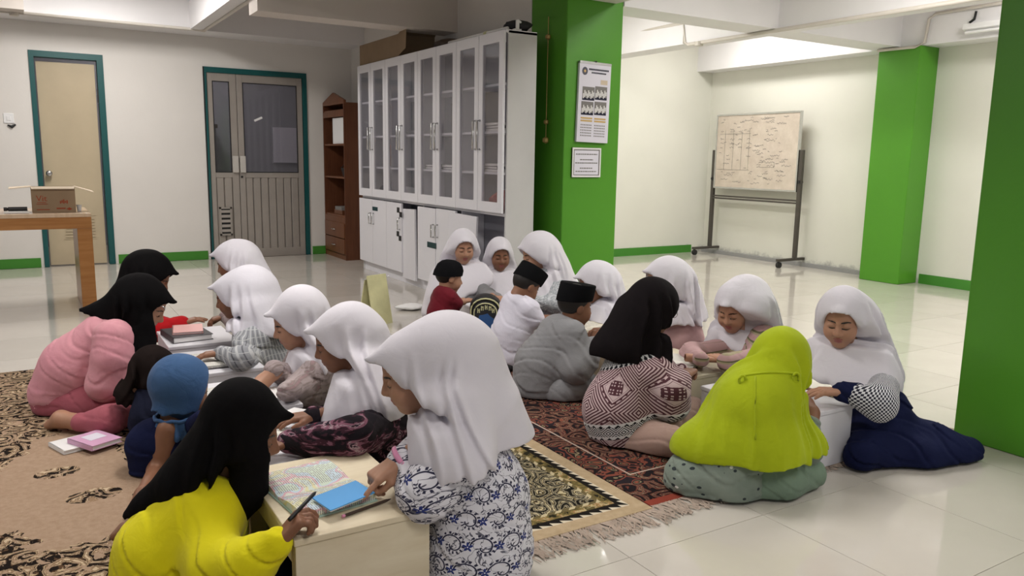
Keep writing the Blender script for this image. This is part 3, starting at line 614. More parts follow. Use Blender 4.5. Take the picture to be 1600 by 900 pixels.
# ------------------------------------------------------------------ lap desks in two rows
DESKS = []
def lap_desk(b, h, mat, lab, open_left=False):
    x0, y0, x1, y1 = b; DESKS.append(((x0, y0, RZ-.02), (x1, y1, RZ+h))); p = thing('lap_desk', (x0, y0, RZ), lab, 'lap desk'); w, l = x1-x0, y1-y0; T = .018
    box('top', mat, (0, 0, h-T, w, l, h), p, .003); box('front_panel', mat, (.004, .004, 0, w-.004, .004+T, h-T), p, .002); box('back_panel', mat, (.004, l-T-.004, 0, w-.004, l-.004, h-T), p, .002)
    box('side_panel', mat, (w-T-.004, T+.004, 0, w-.004, l-T-.004, h-T), p)
    if open_left: box('rail', mat, (.004, T+.004, h-.075, .02, l-T-.004, h-T), p); box('leg', mat, (.004, .022, 0, .05, .04, h-.075), p); box('leg', mat, (.004, l-.04, 0, .05, l-.022, h-.075), p)
    else: box('side_panel', mat, (.004, T+.004, 0, .004+T, l-T-.004, h-T), p)
    return p
lap_desk((-1.61, .085, -1.235, .605), .262, 'box_cream', 'cream wooden lap desk with an open colour marked book on it', True)
lap_desk((-1.60, .665, -1.24, 1.13), .235, 'box_white', 'white lap desk beside the dark flowered sleeve')
lap_desk((-1.565, 1.24, -1.24, 1.70), .235, 'box_white', 'white lap desk in front of the blue bonnet')
lap_desk((-1.58, 1.86, -1.23, 2.32), .235, 'box_white', 'white lap desk under the grey plaid sleeve')
lap_desk((-1.56, 2.46, -1.22, 2.88), .235, 'box_white', 'white lap desk carrying the pink covered books')
lap_desk((.335, .16, .70, .66), .24, 'box_white', 'white lap desk between the lime scarf and the navy skirt')
lap_desk((.33, .78, .72, 1.24), .24, 'box_pale', 'pale lap desk under the open book by the black scarf')
lap_desk((.45, 1.62, .76, 2.0), .24, 'box_pale', 'pale lap desk beside the person in the grey robe')
lap_desk((.32, 2.46, .68, 2.90), .24, 'box_white', 'white lap desk between the maroon shirt and the white shirt')
# books
def pagemat(name, cols, lines=True, sx=.006):
    m, t, b = newmat(name); setb(b, (.8, .8, .76), .8, .2); v, x, y, z = coords(t)
    c = None
    cell = noise(t, v, 14, 1); base = ramp(t, cell, cols, True)
    st = (y/sx).frac().lt(.42)*noise(t, v, 130, 2).gt(.43)*((x.abs()-.012).gt(0))
    t.links.new(mix(t, st, base, (.36, .35, .33)), b.inputs['Base Color'])
pagemat('page_plain', [(0, (.74, .72, .66)), (.5, (.78, .76, .70))]); pagemat('page_aged', [(0, (.62, .58, .48)), (.5, (.68, .64, .54))])
pagemat('page_colour', [(0, (.72, .80, .74)), (.40, (.80, .77, .48)), (.46, (.80, .80, .72)), (.52, (.80, .52, .58)), (.57, (.64, .76, .84)), (.62, (.70, .80, .68))])
flat('cover_green', (.45, .62, .55), .5); flat('cover_dark', (.05, .045, .05), .5); flat('cover_pink', (.66, .38, .56), .5); flat('cover_salmon', (.70, .40, .38), .6)
flat('blue_paper', (.09, .38, .80), .6)
def open_book(loc, rz, w, l, page, cover, lab, th=.022):
    p = thing('open_book', loc, lab, 'book', None, rz)
    box('cover', cover, (-w-.006, -l/2-.004, 0, w+.006, l/2+.004, .004), p)
    for s in (-1, 1):
        n = 9; prof = []
        for k in range(n+1):
            a = k/n; prof.append((s*a*w, .004+th*(math.sin(a*PI*.62)*.75+.28*(1-a))))
        prof += [(s*w, .004), (0, .004)]
        if s < 0: prof = prof[::-1]
        MB().prism(prof, -l/2, l/2, 'y').build('pages', page, p)
    return p
def shut_book(loc, rz, w, l, th, cover, lab, group=None, cat='book'):
    p = thing('book', loc, lab, cat, group, rz); box('cover', cover, (-w/2, -l/2, 0, w/2, l/2, .0025), p); box('pages', 'paper', (-w/2+.003, -l/2+.003, .0025, w/2-.006, l/2-.003, th-.0025), p); box('cover', cover, (-w/2, -l/2, th-.0025, w/2, l/2, th), p); box('spine', cover, (-w/2-.001, -l/2, 0, -w/2+.003, l/2, th), p)
    return p
B1 = RZ+.263
open_book((-1.475, .345, B1), math.radians(97), .155, .215, 'page_colour', 'cover_green', 'open book with colour marked pages on the cream lap desk', .026)
o = thing('notebook', (-1.44, .205, B1+.03), 'bright blue small notebook lying on the open marked book', 'notebook'); o.rotation_euler = (math.radians(4), math.radians(-3), math.radians(14)); box('cover', 'blue_paper', (-.07, -.045, .004, .07, .045, .007), o); box('pages', 'paper', (-.068, -.043, 0, .066, .043, .004), o)
o = thing('pencil', (-1.40, .16, B1+.006), 'brown pencil beside the blue notebook on the cream lap desk', 'pencil'); o.rotation_euler = (0, 0, math.radians(14)); MB().tube([(-.06, 0, 0), (.075, 0, 0), (.09, 0, 0)], [.004, .004, .001], 6).build('shaft', 'brown_dark', o); MB().tube([(-.068, 0, 0), (-.06, 0, 0)], .0042, 6).build('eraser', 'pink_plastic', o)
B2 = RZ+.236
open_book((-1.47, .93, B2), math.radians(90), .11, .16, 'page_plain', 'cover_dark', 'open white book by the black scarf and yellow shirt', .012); shut_book((-1.30, 1.07, B2), .6, .12, .16, .012, 'paper', 'white notebook under the wrist of the dark flowered sleeve'); shut_book((-1.30, 1.40, B2), -.2, .12, .16, .012, 'paper', 'white notebook under the ruffled mauve cuff')
open_book((-1.48, 1.46, B2), math.radians(92), .12, .17, 'page_plain', 'cover_dark', 'open book in front of the blue bonnet', .014); open_book((-1.42, 2.06, B2), math.radians(88), .13, .19, 'page_plain', 'cover_dark', 'open book under the hand with the grey plaid sleeve', .016)
shut_book((-1.44, 2.66, B2), .1, .20, .26, .03, 'cover_dark', 'thick dark edged book on the far left lap desk'); shut_book((-1.43, 2.68, B2+.031), -.15, .15, .2, .012, 'cover_salmon', 'salmon pink thin book on top of the thick book')
shut_book((-1.995, 1.855, RZ+.001), math.radians(20), .19, .15, .016, 'paper', 'pale notebook lying open edged on the beige rug'); o = shut_book((-1.945, 1.80, RZ+.0175), math.radians(28), .13, .17, .02, 'cover_pink', 'pink covered notebook lying on the beige rug'); box('label_panel', 'paper_lilac', (-.03, -.02, .02, .04, .05, .0212), o)
B3 = RZ+.241
open_book((.50, .98, B3), math.radians(35), .13, .19, 'page_plain', 'cover_dark', 'open book on the pale lap desk before the crossed pink sleeves'); open_book((.52, .42, B3), math.radians(60), .12, .17, 'page_plain', 'paper', 'open white book by the hand with gingham cuff', .014)
open_book((.60, 1.80, B3), math.radians(100), .13, .19, 'page_aged', 'cover_dark', 'open book held by the person in the grey robe'); open_book((.50, 2.68, B3), math.radians(110), .14, .2, 'page_plain', 'cover_dark', 'large open book on the desk between the maroon shirt and the white shirt')
o = thing('pen', (.60, .30, B3+.006), 'dark pen lying on the white lap desk by the gingham cuff', 'pen'); o.rotation_euler = (0, 0, .5); MB().tube([(-.06, 0, 0), (.05, 0, 0), (.065, 0, 0)], [.004, .004, .001], 6).build('shaft', 'ink', o); MB().tube([(-.062, 0, 0), (-.03, 0, 0)], .0048, 6).build('cap', 'cover_dark', o)
o = thing('cup', (.56, 1.18, B3), 'small white cup beside the black scarf', 'cup'); MB().tube([(0, 0, 0), (0, 0, .055)], [.024, .028], 16).build('body', 'white_plastic', o); MB().tube([(0, 0, .055), (0, 0, .06)], .029, 16).build('rim', 'white_plastic', o)
# pale yellow folding book stand
fs_ = thing('folding_stand', (.02, 3.62, 0), 'pale yellow folding book stand on the shiny floor', 'book stand', None, math.radians(20))
MB().add([(-.09, -.07, 0), (.09, -.07, 0), (.09, .0, .36), (-.09, 0, .36), (-.09, -.06, 0), (.09, -.06, 0), (.09, .01, .36), (-.09, .01, .36)], [(0, 1, 2, 3), (7, 6, 5, 4), (0, 4, 5, 1), (3, 2, 6, 7), (0, 3, 7, 4), (1, 5, 6, 2)]).build('panel', 'stand_yellow', fs_)
MB().add([(-.09, .10, 0), (.09, .10, 0), (.09, .02, .34), (-.09, .02, .34), (-.09, .11, 0), (.09, .11, 0), (.09, .03, .34), (-.09, .03, .34)], [(0, 1, 2, 3), (7, 6, 5, 4), (0, 4, 5, 1), (3, 2, 6, 7), (0, 3, 7, 4), (1, 5, 6, 2)]).build('panel', 'stand_yellow', fs_)
MB().tube([(-.12, .01, .335), (.12, .01, .335)], .006).build('rod', 'steel', fs_)
blob('crumpled_cloth', 'paper', (.46, 4.0, .024), (.12, .09, .022), 'crumpled pale cloth on the shiny floor beside the yellow stand', 'cloth', 21)
# backpack leaning on the boys' desk
bp = thing('backpack', (.25, 2.413, RZ), 'small black backpack with yellow piping leaning on the lap desk', 'backpack', None, math.radians(-30))
def arch(w, h, n=10): return [(-w, 0)]+[(-w+w*(1-math.cos(PI*k/n)), h-w*.8+w*.8*math.sin(PI*k/n)) for k in range(n+1)]+[(w, 0)]
MB().prism(arch(.098, .37), .0, .10, 'y').build('body', 'black', bp, bev=.012); MB().prism(arch(.078, .335), -.022, .0, 'y').build('front_pocket', 'dark', bp, bev=.006)
MB().tube([(x, -.012, z) for x, z in arch(.090, .352)], .005, 6).build('piping', 'stand_yellow', bp); MB().tube([(x, -.024, z) for x, z in arch(.070, .325)], .004, 6).build('piping', 'stand_yellow', bp)
flat('print_blue', (.03, .10, .28), .5); flat('print_grey', (.25, .28, .24), .6)
MB().prism([(.05*math.cos(2*PI*k/14)*(1+.2*(k % 2)), .20+.055*math.sin(2*PI*k/14)*(1+.15*(k % 2))) for k in range(14)], -.024, -.022, 'y').build('blue_print', 'print_blue', bp); MB().prism([(-.045, .05), (.05, .05), (.05, .13), (-.02, .15)], -.0235, -.022, 'y').build('grey_print', 'print_grey', bp)
lt = MB()
for k, (x, z) in enumerate(((-.05, .265), (-.028, .28), (-.004, .286), (.02, .28), (.04, .266))): lt.box(x, -.0245, z, x+.006, -.022, z+.028).box(x+.011, -.0245, z, x+.016, -.022, z+.026).box(x+.004, -.0245, z+.012+.006*(k % 2), x+.012, -.022, z+.019+.006*(k % 2))
lt.build('yellow_letters', 'stand_yellow', bp)['kind'] = 'stuff'; MB().tube([(-.05, .10, .34), (-.04, .14, .25), (-.05, .12, .05)], .012, 8).build('strap', 'black', bp)
# ------------------------------------------------------------------ people: smooth implicit surfaces meshed with surface nets
F32 = np.float32
def at(u, v, d): return CAMP+d*(FW+(u-800)/FOC*RT-(v-450)/FOC*UP)
def dz(u, v, z):
    d = FW+(u-800)/FOC*RT-(v-450)/FOC*UP; return (z-CAMP[2])/d[2]
class Grid:
    def __init__(s, lo, hi, h):
        s.h = h; s.o = np.array(lo)-2*h; s.n = np.ceil((np.array(hi)-s.o)/h).astype(int)+3
        s.ax = [(s.o[i]+h*np.arange(s.n[i])).astype(F32) for i in range(3)]; s.d = np.full(s.n, 1.0, F32)
    def sub(s, lo, hi):
        sl = []
        for i in range(3):
            a = max(0, int((lo[i]-s.o[i])/s.h)); b = min(s.n[i], int((hi[i]-s.o[i])/s.h)+2); sl.append(slice(a, max(a+1, b)))
        sl = tuple(sl); return sl, s.ax[0][sl[0]][:, None, None], s.ax[1][sl[1]][None, :, None], s.ax[2][sl[2]][None, None, :]
    def full(s): return s.ax[0][:, None, None], s.ax[1][None, :, None], s.ax[2][None, None, :]
    def add(s, prim, k=.04):
        lo, hi = pbox(prim); m = max(k, .03)
        sl, X, Y, Z = s.sub(lo-m, hi+m); s.d[sl] = smin(s.d[sl], peval(prim, X, Y, Z), k)
def smin(a, b, k):
    h = np.maximum(k-np.abs(a-b), 0)/k; return np.minimum(a, b)-h*h*(k*.25)
def pbox(p):
    if p[0] == 'cap': return np.minimum(p[1]-p[3], p[2]-p[4]), np.maximum(p[1]+p[3], p[2]+p[4])
    r = max(p[3]); return p[1]-r, p[1]+r
def peval(p, X, Y, Z):
    if p[0] == 'cap':
        _, a, b, ra, rb = p; ba = b-a; L = float(ba@ba)+1e-9
        x, y, z = X-F32(a[0]), Y-F32(a[1]), Z-F32(a[2])
        t = np.clip((x*F32(ba[0])+y*F32(ba[1])+z*F32(ba[2]))/F32(L), 0, 1)
        return np.sqrt((x-t*F32(ba[0]))**2+(y-t*F32(ba[1]))**2+(z-t*F32(ba[2]))**2)-(F32(ra)+t*F32(rb-ra))
    _, c, R, r = p; x, y, z = X-F32(c[0]), Y-F32(c[1]), Z-F32(c[2])
    q = [(x*F32(R[i][0])+y*F32(R[i][1])+z*F32(R[i][2]))/F32(r[i]) for i in range(3)]
    k0 = np.sqrt(q[0]**2+q[1]**2+q[2]**2); k1 = np.sqrt((q[0]/F32(r[0]))**2+(q[1]/F32(r[1]))**2+(q[2]/F32(r[2]))**2)+F32(1e-6)
    return k0*(k0-1)/k1
def nets(g):
    d = g.d; s = d < 0; nx, ny, nz = d.shape
    c = [s[i:nx-1+i, j:ny-1+j, k:nz-1+k] for i in (0, 1) for j in (0, 1) for k in (0, 1)]
    al = c[0] & c[1] & c[2] & c[3] & c[4] & c[5] & c[6] & c[7]; an = c[0] | c[1] | c[2] | c[3] | c[4] | c[5] | c[6] | c[7]
    act = an & ~al; I, J, K = np.nonzero(act); N = len(I)
    idx = np.full(act.shape, -1, np.int32); idx[I, J, K] = np.arange(N)
    off = [(i, j, k) for i in (0, 1) for j in (0, 1) for k in (0, 1)]
    val = [d[I+o[0], J+o[1], K+o[2]] for o in off]; acc = np.zeros((N, 3), F32); cnt = np.zeros(N, F32)
    for a in range(8):
        for b in range(a+1, 8):
            df = [off[b][q]-off[a][q] for q in range(3)]
            if sum(map(abs, df)) != 1: continue
            m = (val[a] < 0) != (val[b] < 0); t = val[a]/(val[a]-val[b]+1e-12)
            for q in range(3): acc[:, q] += np.where(m, off[a][q]+t*df[q], 0)
            cnt += m
    V = (np.stack([I, J, K], 1)+acc/np.maximum(cnt, 1)[:, None])*g.h+g.o
    Q = []
    for axis in range(3):
        sl0 = [slice(1, -1)]*3; sl1 = [slice(1, -1)]*3; sl0[axis] = slice(0, -1); sl1[axis] = slice(1, None)
        s0 = s[tuple(sl0)]; s1 = s[tuple(sl1)]; ch = s0 != s1; A = np.array(np.nonzero(ch)).T
        if not len(A): continue
        for q in range(3):
            if q != axis: A[:, q] += 1
        ins = s[A[:, 0], A[:, 1], A[:, 2]]; o1, o2 = [(1, 2), (2, 0), (0, 1)][axis]
        def cell(a, b):
            B = A.copy(); B[:, o1] += a; B[:, o2] += b; return idx[B[:, 0], B[:, 1], B[:, 2]]
        q4 = np.stack([cell(-1, -1), cell(0, -1), cell(0, 0), cell(-1, 0)], 1); q4[~ins] = q4[~ins][:, ::-1]; Q.append(q4)
    Q = np.concatenate(Q) if Q else np.zeros((0, 4), int); Q = Q[(Q >= 0).all(1)]
    return V, Q
def relax(V, Q, n=1, w=.5):
    for _ in range(n):
        S = np.zeros_like(V); c = np.zeros(len(V))
        for a in range(4):
            for b in ((a+1) % 4, (a+3) % 4): np.add.at(S, Q[:, a], V[Q[:, b]]); np.add.at(c, Q[:, a], 1)
        V = V*(1-w)+w*S/np.maximum(c, 1)[:, None]
    return V
def npmesh(name, V, Q, mats, parent, mi=None, uv=None):
    me = bpy.data.meshes.new(name); V = np.asarray(V, F32); Q = np.asarray(Q, np.int32)
    me.vertices.add(len(V)); me.vertices.foreach_set('co', V.ravel()); me.loops.add(Q.size); me.loops.foreach_set('vertex_index', Q.ravel())
    me.polygons.add(len(Q)); me.polygons.foreach_set('loop_start', np.arange(0, Q.size, 4, dtype=np.int32))
    if mi is not None: me.polygons.foreach_set('material_index', np.asarray(mi, np.int32))
    if uv is not None:
        l = me.uv_layers.new(name='uv'); l.data.foreach_set('uv', uv[Q.ravel()].astype(F32).ravel())
    me.update(calc_edges=True); me.validate()
    return link(name, me, mats, parent, True)
# --- head template, x forward, y left, z up, origin between the ears
I3 = np.eye(3)
def ell(c, r, R=I3): return ('ell', np.array(c, float), R, r)
def cap(a, b, ra, rb): return ('cap', np.array(a, float), np.array(b, float), ra, rb)
HP = [(ell((-.012, 0, .03), (.095, .076, .09)), .03), (ell((.028, 0, -.045), (.062, .059, .076)), .04), (ell((.058, 0, -.098), (.022, .026, .02)), .03),
      (ell((.055, .038, -.040), (.032, .028, .034)), .03), (ell((.055, -.038, -.040), (.032, .028, .034)), .03), (cap((.083, 0, .012), (.103, 0, -.026), .008, .0115), .018),
      (ell((.093, .012, -.031), (.011, .008, .008)), .008), (ell((.093, -.012, -.031), (.011, .008, .008)), .008), (ell((.083, 0, -.058), (.013, .021, .006)), .008), (ell((.080, 0, -.070), (.013, .018, .0075)), .008),
      (ell((-.004, .075, -.008), (.02, .010, .03)), .008), (ell((-.004, -.075, -.008), (.02, .010, .03)), .008), (cap((-.015, 0, -.07), (-.02, 0, -.125), .046, .046), .03)]
def headgrid(h):
    g = Grid((-.125, -.1, -.2), (.13, .1, .14), h)
    for p, k in HP: g.add(p, k)
    X, Y, Z = g.full()
    for s in (-1, 1):
        e = peval(ell((.094, s*.031, .004), (.017, .019, .013)), X, Y, Z); g.d = -smin(-g.d, e, .02)
        g.d = smin(g.d, peval(ell((.071, s*.031, .001), (.014, .017, .012)), X, Y, Z), .006)
    return g
def head_template(h):
    g = headgrid(h); V, Q = nets(g); C = V[Q].mean(1)
    L = np.minimum(((C-[.083, 0, -.058])/[.02, .023, .0075])**2 @ np.ones(3), ((C-[.080, 0, -.070])/[.02, .020, .009])**2 @ np.ones(3))
    mi = np.where((L < 1) & (C[:, 0] > .078), 1, 0)
    def front(y, z):
        xs = np.arange(.13, .0, -.001); gi = np.round((np.stack([xs, xs*0+y, xs*0+z], 1)-g.o)/g.h).astype(int)
        w = g.d[gi[:, 0], gi[:, 1], gi[:, 2]]; k = int(np.argmax(w < .0005)); return xs[k]
    VV = [V]; QQ = [Q]; MI = [mi]; n0 = len(V)
    for s in (-1, 1):
        for y0, y1, zf, wd in ((.011, .050, lambda t: .017+.007*math.sin(PI*(.25+.6*t)), .0085), (.014, .048, lambda t: -.005-.004*math.sin(PI*t)+.002*t, .0052)):
            vs = []
            for t in np.linspace(0, 1, 8):
                y = s*(y0+(y1-y0)*t); z = zf(t); hw = wd*(.35+.65*math.sin(PI*min(1, t+.12)))/2
                for dz_ in (hw, -hw): vs.append((front(y, z+dz_)+.0022, y, z+dz_))
            q = [(n0+2*i, n0+2*i+1, n0+2*i+3, n0+2*i+2) if s > 0 else (n0+2*i, n0+2*i+2, n0+2*i+3, n0+2*i+1) for i in range(7)]
            VV.append(np.array(vs)); QQ.append(np.array(q)); MI.append(np.full(7, 2)); n0 += len(vs)
    return np.concatenate(VV), np.concatenate(QQ), np.concatenate(MI)
HEADS = {'near': head_template(.0038), 'far': head_template(.0058)}
# --- hand templates (right hand, fingers +x, back of hand +z, thumb +y)
def hand_template(curls, thumb, h=.0036):
    g = Grid((-.08, -.06, -.09), (.19, .09, .04), h); ys = (.030, .010, -.011, -.030); ln = (.066, .074, .068, .054)
    for i, y in enumerate(ys):
        g.add(cap((.0, y*.55, 0), (.078, y, .002), .0155, .0125), .012)
    for i, y in enumerate(ys):
        p = np.array((.078, y, .002)); a = 0; c = curls[i]; L = ln[i]
        for seg, (f, r0, r1) in enumerate(((.45, .0098, .0088), (.31, .0088, .008), (.24, .008, .0066))):
            a += math.radians(c*(1, 1.1, .7)[seg]); q = p+L*f*np.array((math.cos(a), (y*.10/.03)*(1-c/60.), -math.sin(a))); g.add(cap(p, q, r0, r1), .004); p = q
    t0 = np.array((.012, .022, -.006)); t1, t2, t3 = thumb
    g.add(cap(t0, t1, .015, .0125), .012); g.add(cap(np.array(t1), t2, .0115, .0098), .005); g.add(cap(np.array(t2), t3, .0098, .0075), .004)
    g.add(cap((-.075, 0, .0), (.0, 0, 0), .022, .021), .02)
    return nets(g)
HANDS = {'flat': hand_template((12, 10, 10, 14), ((.045, .045, -.012), (.072, .055, -.016), (.09, .056, -.02))),
         'point': hand_template((6, 48, 56, 58), ((.05, .036, -.026), (.076, .026, -.036), (.094, .016, -.040))),
         'grip': hand_template((36, 46, 54, 58), ((.05, .040, -.026), (.08, .034, -.040), (.10, .026, -.044))),
         'curl': hand_template((24, 28, 32, 36), ((.048, .044, -.018), (.074, .046, -.028), (.09, .040, -.034)))}
def frame(yaw, pitch, roll=0):
    y, p = math.radians(yaw), math.radians(pitch); hd = math.cos(y)*HT+math.sin(y)*HR; Zv = np.array((0, 0, 1.))
    f = math.cos(p)*hd-math.sin(p)*Zv; up = math.sin(p)*hd+math.cos(p)*Zv; l = np.cross(up, f)
    if roll: r = math.radians(roll); l, up = math.cos(r)*l+math.sin(r)*up, -math.sin(r)*l+math.cos(r)*up
    return np.array([f, l, up])
def pt(q, D):
    u, v, dd = q[:3]
    if isinstance(dd, str):
        c = float(dd[1:]); i = 'xyz'.index(dd[0]); d_ = FW+(u-800)/FOC*RT-(v-450)/FOC*UP; d = (c-CAMP[i])/d_[i]
    else: d = D+dd
    return at(u, v, d), d/FOC
def chains(lst, D):
    out = []
    for ch in lst:
        ps = []
        for q in ch:
            if q[2] == 'b': pv = ps[-1]; rr = pv[1]*q[3]; ps.append((np.array((pv[0][0], pv[0][1], RZ+rr*.8)), pv[1], q[3]))
            else: ps.append(pt(q, D)+(q[3],))
        if len(ps) == 1: ps = ps*2
        for a, b in zip(ps[:-1], ps[1:]): out.append(('cap', a[0], b[0]+1e-4, a[1]*a[2], b[1]*b[2]))
    return out
def press(g, skip=-1):                                        # cloth and flesh stop at the faces of the lap desks
    hi_ = g.o+g.h*g.n
    for i, (a, b) in enumerate(DESKS):
        if i == skip or (np.array(b) < g.o).any() or (np.array(a) > hi_).any(): continue
        X, Y, Z = g.full(); q = [np.abs(w-F32((a[j]+b[j])/2))-F32((b[j]-a[j])/2+.001) for j, w in enumerate((X, Y, Z))]
        g.d = np.maximum(g.d, -np.maximum(np.maximum(q[0], q[1]), q[2]))
def bbox(prims): 
    B = [pbox(p) for p in prims]; return np.min([b[0] for b in B], 0), np.max([b[1] for b in B], 0)
def cyl_uv(V, c, r0=.16):
    a = np.arctan2((V-c)@HR, (V-c)@HT); return np.stack([a*r0, V[:, 2]], 1)
def ridge(x, p=.7): return 1-2*np.abs(np.sin(x))**p
def scarf(root, name, mat, hc, R, hs, D, h, cape, free=(), hem=None, bun=None, fold=.009, nf=7, visor=1., ph=0., neck=None, kc=.035, open_w=1., hd_=.11, cone=True):
    T = lambda p: hc+hs*(np.array(p) @ R); e = lambda c, r: ('ell', T(c), R, tuple(hs*k for k in r))
    hood = [e((-.018, 0, .028), (.112, .090, .108)), e((.0, 0, -.045), (.085, .078, .085))]
    tx, tz = .098+.026*visor, .078+.022*visor
    if visor: hood.append(('cap', T((-.022, 0, .036)), T((tx-.012-.02*(1-visor), 0, tz-.006-.02*(1-visor))), .098*hs, (.010+.035*(1-visor))*hs))
    if bun: hood += chains([[b] for b in bun], D)
    cp = chains(cape, D); cp += [('cap', T((-.026, 0, .008)), pt(c_[-1], D)[0], .093*hs, pt(c_[-1], D)[1]*c_[-1][3]*.9) for c_ in cape] if visor and cone else []; fr = chains(free, D); nk = [('cap', T((-.035, 0, -.05)), T((-.04, 0, -.15)), .068*hs, .072*hs)] if neck is None else chains(neck, D)
    hx_ = R[0]*[1, 1, 0]; hx_ = hx_/np.linalg.norm(hx_); lat = np.cross((0, 0, 1.), hx_)
    if visor and cone: cp += [('cap', T((-.03, s_*.048, .0)), hc-.055*hx_+s_*.115*lat+np.array((0, 0, -.25*hs)), .05*hs, .055*hs) for s_ in (-1, 1)]
    allp = hood+cp+fr+nk; lo, hi = bbox(allp); lo[2] = max(lo[2], RZ-.004); g = Grid(lo-.02, hi+.02, h)
    for p in hood: g.add(p, .03)
    X, Y, Z = g.full(); Tt = T((tx, 0, tz)); Jj = T((-.022, 0, -.10))
    if visor: dv = Tt-Jj; n = np.cross(dv, R[1]); n = n/np.linalg.norm(n); n = n if n @ R[0] > 0 else -n
    else: n = R[0]; Tt = T((.055, 0, 0))
    px, py, pz = X-F32(hc[0]), Y-F32(hc[1]), Z-F32(hc[2])
    s = ((X-F32(Tt[0]))*F32(n[0])+(Y-F32(Tt[1]))*F32(n[1])+(Z-F32(Tt[2]))*F32(n[2])).astype(F32)
    hx = R[0]*[1, 1, 0]; hx = hx/np.linalg.norm(hx)
    hd = np.maximum(g.d, s)
    g.d = np.full(g.n, 1.0, F32)
    for p in cp+nk: g.add(p, kc)
    if hem:
        A, B = pt(hem[0]+(0,), D-hd_)[0], pt(hem[1]+(0,), D-hd_)[0]; hn = np.cross(B-A, HT); hn /= np.linalg.norm(hn); hn = hn if hn[2] < 0 else -hn
    th = np.arctan2(py, px)
    ra = np.clip((-.03-pz)/.16, 0, 1)
    w = nf*.5*th+F32(ph)+.5*np.sin(Z*F32(13)+F32(ph))
    g.d -= F32(fold*1.5)*ra*np.exp(-(np.sin(w)/.42)**2)+F32(fold*.6)*ra*np.exp(-(np.sin(w*1.7+Z*5)/.35)**2)
    if hem: g.d = np.maximum(g.d, (X-F32(A[0]))*F32(hn[0])+(Y-F32(A[1]))*F32(hn[1])+(Z-F32(A[2]))*F32(hn[2])+F32(.005)*np.sin(9*th+F32(ph)))
    if visor:
        zl = px*F32(R[2][0])+py*F32(R[2][1])+pz*F32(R[2][2]); xl = px*F32(R[0][0])+py*F32(R[0][1])+pz*F32(R[0][2]); g.d = -smin(-g.d, -np.minimum(s, np.maximum(zl+F32(.112*hs), (xl-F32(.070*hs))*F32(.70)+(zl+F32(.118*hs))*F32(.71))), F32(.035))
    g.d = smin(g.d, hd, .02)
    if visor:                                                  # long creases falling from the crown behind the face edge
        rs = np.random.RandomState(int(ph*10)+3); q = px*F32(hx[0])+py*F32(hx[1]); zr = np.clip((.085-pz)/.07, 0, 1); side = px*F32(R[1][0])+py*F32(R[1][1])
        for i, q0 in enumerate((-.005, -.055, -.105)):
            b_ = rs.uniform(.05, .45); q1 = q0+rs.uniform(-.012, .012)+.02*np.sign(side)*rs.uniform(-1, 1); wd = rs.uniform(.008, .013); am = rs.uniform(.7, 1.25)
            t = (q-F32(1)*q1+F32(b_)*np.maximum(-pz, 0)+F32(.012)*np.sin(pz*F32(14)+F32(i+ph)))/F32(wd)
            g.d += F32(.0115*am)*zr*t*np.exp(-t*t*.5)*1.4
    for p in fr: g.add(p, .03)
    f = peval(e((.088, 0, -.024), (.112, .074*open_w, .104)), X, Y, Z); g.d = -smin(-g.d, f, .006)
    g.d = np.maximum(g.d, F32(RZ+.004)-Z); press(g)
    V, Q = nets(g); V = relax(V, Q, 1, .3)
    return npmesh(name, V, Q, mat, root)
def garment(root, name, mat, lst, D, h, k=.045, fold=.0035, ph=0., under=-1):
    pr_ = chains(lst, D); lo, hi = bbox(pr_); lo[2] = max(lo[2], RZ-.004); g = Grid(lo-.015, hi+.015, h)
    for p in pr_: g.add(p, k)
    X, Y, Z = g.full()
    if fold:
        a = X*19+Z*31+F32(ph)+1.3*np.sin(Y*17+F32(ph)+Z*9); b = Y*23-Z*37+F32(ph*1.7)+1.3*np.sin(X*21+Z*8)
        m_ = .5+.5*np.sin(X*11+Y*9+Z*13+F32(ph)); g.d += F32(fold*1.6)*(np.exp(-(np.sin(a)/.22)**2)*m_+np.exp(-(np.sin(b)/.22)**2)*(1-m_))-F32(fold*.7)*(np.exp(-(np.sin(a+.4)/.3)**2)*m_+np.exp(-(np.sin(b+.4)/.3)**2)*(1-m_))
    g.d = np.maximum(g.d, F32(RZ+.003)-Z); press(g, under)
    V, Q = nets(g); V = relax(V, Q, 1, .3)
    c = pt(lst[0][0], D)[0]
    return npmesh(name, V, Q, mat, root, uv=cyl_uv(V, c))
